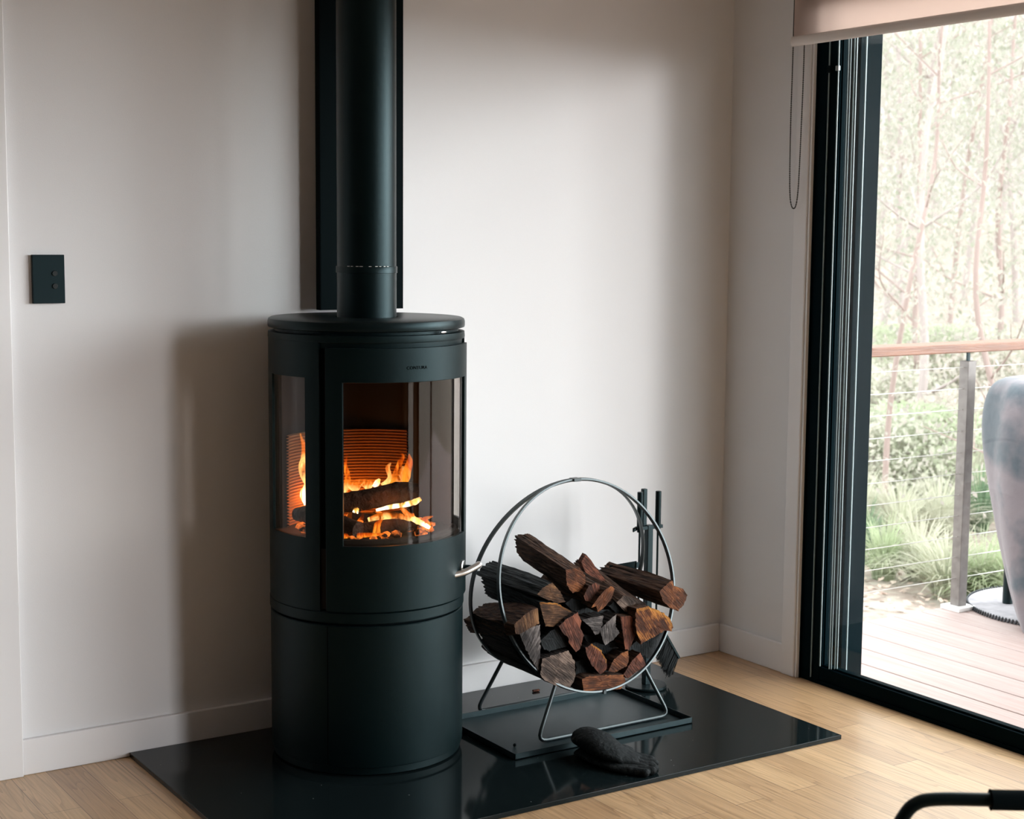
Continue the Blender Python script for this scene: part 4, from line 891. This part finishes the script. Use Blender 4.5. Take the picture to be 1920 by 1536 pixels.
specs = [  # px, dist, h, rad, lean, crown, label, leaves, leaf size
 (1668, 11.5, 4.6, 0.024, .4, .55, 'thin gum tree with a bent forking trunk, nearest the black door frame', 2600, .055, 0, 1, .16),
 (1892, 10.5, 4.4, 0.025, -.3, .55, 'thin gum tree forking low behind the grey covered furniture', 2600, .055, 1, 1, .16),
 (1708, 14, 5.2, 0.046, .1, .8, 'pale straight gum trunk left of the railing post', 2800, .07, 1, 0, .16),
 (1748, 16, 5.4, 0.034, -.3, .9, 'slender pinkish gum trunk just left of the railing post', 2800, .08, 0, 1, .16),
 (1640, 18, 6, 0.050, .8, 1.0, 'leaning whitish gum trunk beside the black door frame', 3000, .085, 2, 0, .16),
 (1775, 20, 6.2, 0.037, .5, 1.1, 'dark knotted gum trunk seen beside the railing post', 3200, .09, 0, 1, .16),
 (1850, 17, 5.6, 0.037, .3, 1.0, 'gum tree rising above the handrail right of the railing post', 3000, .085, 0, 1, .16),
 (1690, 24, 7, 0.056, -.4, 1.3, 'distant pale gum tree low in the gap left of the post', 3800, .11, 1, 0, .16),
 (1800, 26, 7.2, 0.056, .2, 1.4, 'distant gum tree straight behind the railing post', 3800, .115, 0, 0, .16),
 (1905, 24, 7, 0.056, -.2, 1.3, 'distant gum tree at the right edge of the view', 3800, .11, 2, 0, .16),
 (1610, 27, 7.4, 0.062, .3, 1.5, 'distant gum tree mostly hidden behind the black door frame', 3800, .12, 0, 0, .16),
 (1740, 33, 8.6, 0.068, .5, 1.9, 'farthest hazy gum tree in the middle of the bush', 4200, .16, 1, 0, .16),
 (1860, 34, 8.6, 0.068, -.5, 1.9, 'farthest hazy gum tree towards the right', 4200, .16, 0, 0, .16),
 (1960, 20, 6.2, 0.056, 0, 1.2, 'gum tree just past the right edge of the view', 3000, .095, 0, 0, .16),
 (1640, 36, 9, 0.068, 0, 2.0, 'farthest hazy gum tree towards the door frame', 4200, .165, 2, 0, .16),
]
for i, (px, d_, h, rad, lean, cr_, lab, nl, ls, lm, bk_, low) in enumerate(specs): tree(A(px), d_, h, rad, lean, cr_, lab, nl, ls, 40+i, lm, bk_, low)
SHRUB = [leafmat('shrub_pale', (.42, .43, .34), (.50, .47, .41)), leafmat('shrub_olive', (.44, .41, .34), (.52, .46, .42)), leafmat('shrub_green', (.36, .41, .27), (.46, .47, .37))]
def shrub(px, dist, h, w, label, seed, lm, nl=1500, ls=.06):
    rnd = random.Random(seed); b = outp(A(px), dist); b.z = zg(b.x, b.y)-.03
    t = thing('shrub', label, 'shrub', b, 'low shrubs under the gum trees'); bm = new()
    for k in range(9): e = b+Vector((rnd.uniform(-1,1)*w*.6, rnd.uniform(-1,1)*w*.6, h*rnd.uniform(.6, 1))); tube(bm, catmull([b, b.lerp(e, .5)+Vector((0,0,h*.1)), e], 4), [.010*h*(1-.08*j) for j in range(9)], 5)
    obj('stems', bm, BARKT[0], t); bm = new()
    for k in range(nl):
        a = rnd.uniform(0, 2*PI); u = rnd.random()**.5; zz = rnd.random(); rr = w*u*math.sqrt(max(.05, 1-zz*zz*.8))
        p = b+Vector((rr*math.cos(a), rr*math.sin(a), h*(.08+.95*zz))); L_ = ls*rnd.uniform(.6, 1.4); dz = Vector((rnd.gauss(0,1), rnd.gauss(0,1), rnd.gauss(.2,.8))).normalized(); s = dz.cross(Vector((rnd.gauss(0,1), rnd.gauss(0,1), rnd.gauss(0,1)))).normalized()
        v = [bm.verts.new(q) for q in (p, p+dz*L_*.5+s*L_*.28, p+dz*L_, p+dz*L_*.5-s*L_*.28)]; bm.faces.new(v)
    obj('foliage', bm, SHRUB[lm], t, sharp=180)
for i, a in enumerate([(1660, 12.5, .75, .8, 'pale shrub seen through the wires close to the door frame'), (1735, 12.8, .8, .9, 'pale shrub seen through the wires in the middle'), (1840, 13.5, .85, .9, 'pale shrub behind the wires right of the post'),
                       (1625, 15.5, .9, 1.2, 'wider shrub beyond, against the door frame'), (1700, 17, 1.0, 1.4, 'wider shrub far back among the trunks'), (1790, 16.5, .9, 1.3, 'wider shrub far back behind the post'), (1890, 17, 1.0, 1.4, 'wider shrub far back behind the covered furniture')]):
    shrub(a[0], a[1], a[2], a[3], a[4], 80+i, (i*2) % 3, 5200, .024+.0022*a[1])
GRASS = [leafmat('tussock_green', (.30, .38, .21), (.42, .44, .31)), leafmat('tussock_straw', (.42, .43, .32), (.50, .48, .39)), leafmat('tussock_deep', (.08, .15, .09), (.20, .27, .15))]
def tussock(px, dist, h, w, label, seed, gm, nb=260):
    rnd = random.Random(seed); b = outp(A(px), dist); b.z = zg(b.x, b.y)-.02; bm = new()
    for k in range(nb):
        a = rnd.uniform(0, 2*PI); s = rnd.uniform(.25, 1); r0 = rnd.uniform(0, .06); o_ = Vector((math.cos(a), math.sin(a), 0)); L_ = h*rnd.uniform(.7, 1.1); reach = w*s
        sd = Vector((-o_.y, o_.x, 0))*rnd.uniform(.004, .008); prev = None
        for i in range(7):
            t = i/6; p = b+o_*(r0+reach*t**1.5)+Vector((0, 0, L_*(1.25*t-(.35+.55*s)*t*t)*(1.3-.5*s))); ww = 1-t*.85
            cur = (bm.verts.new(p-sd*ww), bm.verts.new(p+sd*ww))
            if prev: bm.faces.new((prev[0], prev[1], cur[1], cur[0]))
            prev = cur
    o = obj('grass_tussock', bm, GRASS[gm], org=b, sharp=180); tag(o, label, 'grass tussock', 'grass tussocks beyond the railing')
T = [(1632, 9.7, .50, .26, 'dark green strappy tussock right against the door frame', 2), (1672, 9.1, .46, .36, 'bright green arching tussock just right of the dark strappy one', 0), (1740, 9.2, .52, .55, 'large pale arching tussock left of the railing post', 1),
     (1792, 8.6, .50, .52, 'pale tussock directly behind the railing post', 1), (1856, 8.7, .52, .50, 'green tussock between the post and the covered furniture', 0), (1850, 11.6, .60, .42, 'dark green strappy tussock farther back, beside the covered furniture', 2),
     (1920, 8.6, .55, .5, 'tussock behind the covered furniture at the right edge', 0), (1700, 10.8, .6, .6, 'straw tussock farther back on the left', 1), (1775, 11.2, .6, .6, 'straw tussock farther back behind the post', 1), (1622, 11, .6, .5, 'straw tussock farther back beside the door frame', 1), (1836, 12.4, .7, .6, 'straw tussock farthest back on the right', 1)]
for i, a in enumerate(T): tussock(*a[:5], 120+i, a[5], 330)
rnd = random.Random(5); bm = new()
for k in range(5200):
    x = rnd.uniform(.3, 6.5); y = rnd.uniform(.25, 5.0); z = zg(x, y)+rnd.uniform(.0, .03); L_ = rnd.uniform(.02, .055); a = rnd.uniform(0, 2*PI); d = Vector((math.cos(a), math.sin(a), rnd.uniform(-.4, .4))); s = Vector((-math.sin(a), math.cos(a), rnd.uniform(-.5, .5)))*.3; p = Vector((x, y, z+.01))
    v = [bm.verts.new(q) for q in (p, p+d*L_*.5+s*L_, p+d*L_, p+d*L_*.5-s*L_)]; bm.faces.new(v)
tag(obj('fallen_leaves', bm, mat('dry_leaf', (.30, .185, .14), .8, col2=(.36, .30, .25), vscale=6), sharp=180), 'dry fallen leaves scattered on the ground beyond the railing', 'leaves', kind='stuff')

# ---------------------------------------------------------------- light
w = bpy.data.worlds.new('world'); bpy.context.scene.world = w; w.use_nodes = True
bg = w.node_tree.nodes['Background']; bg.inputs[0].default_value = (.94, .98, 1.0, 1); bg.inputs[1].default_value = 6.5
# a bright break in the cloud low over the trees, further round than the sun
wn = w.node_tree; d2 = Vector((1.5, -1.0, .165)).normalized()
tcw = wn.nodes.new('ShaderNodeTexCoord'); dt = wn.nodes.new('ShaderNodeVectorMath'); dt.operation = 'DOT_PRODUCT'; dt.inputs[1].default_value = d2; wn.links.new(tcw.outputs['Generated'], dt.inputs[0])
mw = wn.nodes.new('ShaderNodeMapRange'); mw.interpolation_type = 'SMOOTHSTEP'; mw.inputs[1].default_value = math.cos(R_(16)); mw.inputs[2].default_value = math.cos(R_(3)); mw.inputs[3].default_value = 6.2; mw.inputs[4].default_value = 24
wn.links.new(dt.outputs['Value'], mw.inputs[0]); wn.links.new(mw.outputs[0], bg.inputs[1])
w.cycles.sampling_method = 'MANUAL'; w.cycles.sample_map_resolution = 1024
sd = bpy.data.lights.new('sun', 'SUN'); sd.energy = 1.2; sd.angle = R_(13); sd.color = (1, .975, .99)
so = bpy.data.objects.new('sun', sd); C.objects.link(so)
el = R_(5.5); azs = math.atan(.58)
dirv = Vector((-math.sin(azs)*math.cos(el), math.cos(azs)*math.cos(el), -math.sin(el)))
so.rotation_euler = dirv.to_track_quat('-Z', 'Y').to_euler(); so.location = (3, -5, 3)
for nm, loc, rot, sx, sy in (('door_portal', (.16, (D0+D1)/2, DZ/2), (0, R_(90), 0), DZ, D0-D1), ('window_portal', (.16, (E0+E1)/2, DZ/2), (0, R_(90), 0), DZ, E0-E1)):
    ad = bpy.data.lights.new(nm, 'AREA'); ad.shape = 'RECTANGLE'; ad.size = sx; ad.size_y = sy; ad.cycles.is_portal = True
    ao = bpy.data.objects.new(nm, ad); C.objects.link(ao); ao.location = loc; ao.rotation_euler = rot
sc = bpy.context.scene
sc.view_settings.view_transform = 'Standard'; sc.view_settings.look = 'None'; sc.view_settings.gamma = 1; sc.view_settings.exposure = 0
sc.view_settings.use_curve_mapping = False
sc.cycles.max_bounces = 10; sc.cycles.diffuse_bounces = 5; sc.cycles.transparent_max_bounces = 16; sc.cycles.sample_clamp_indirect = 8
sc.cycles.use_denoising = True
for o in bpy.data.objects:
    if '_o' in o: del o['_o']
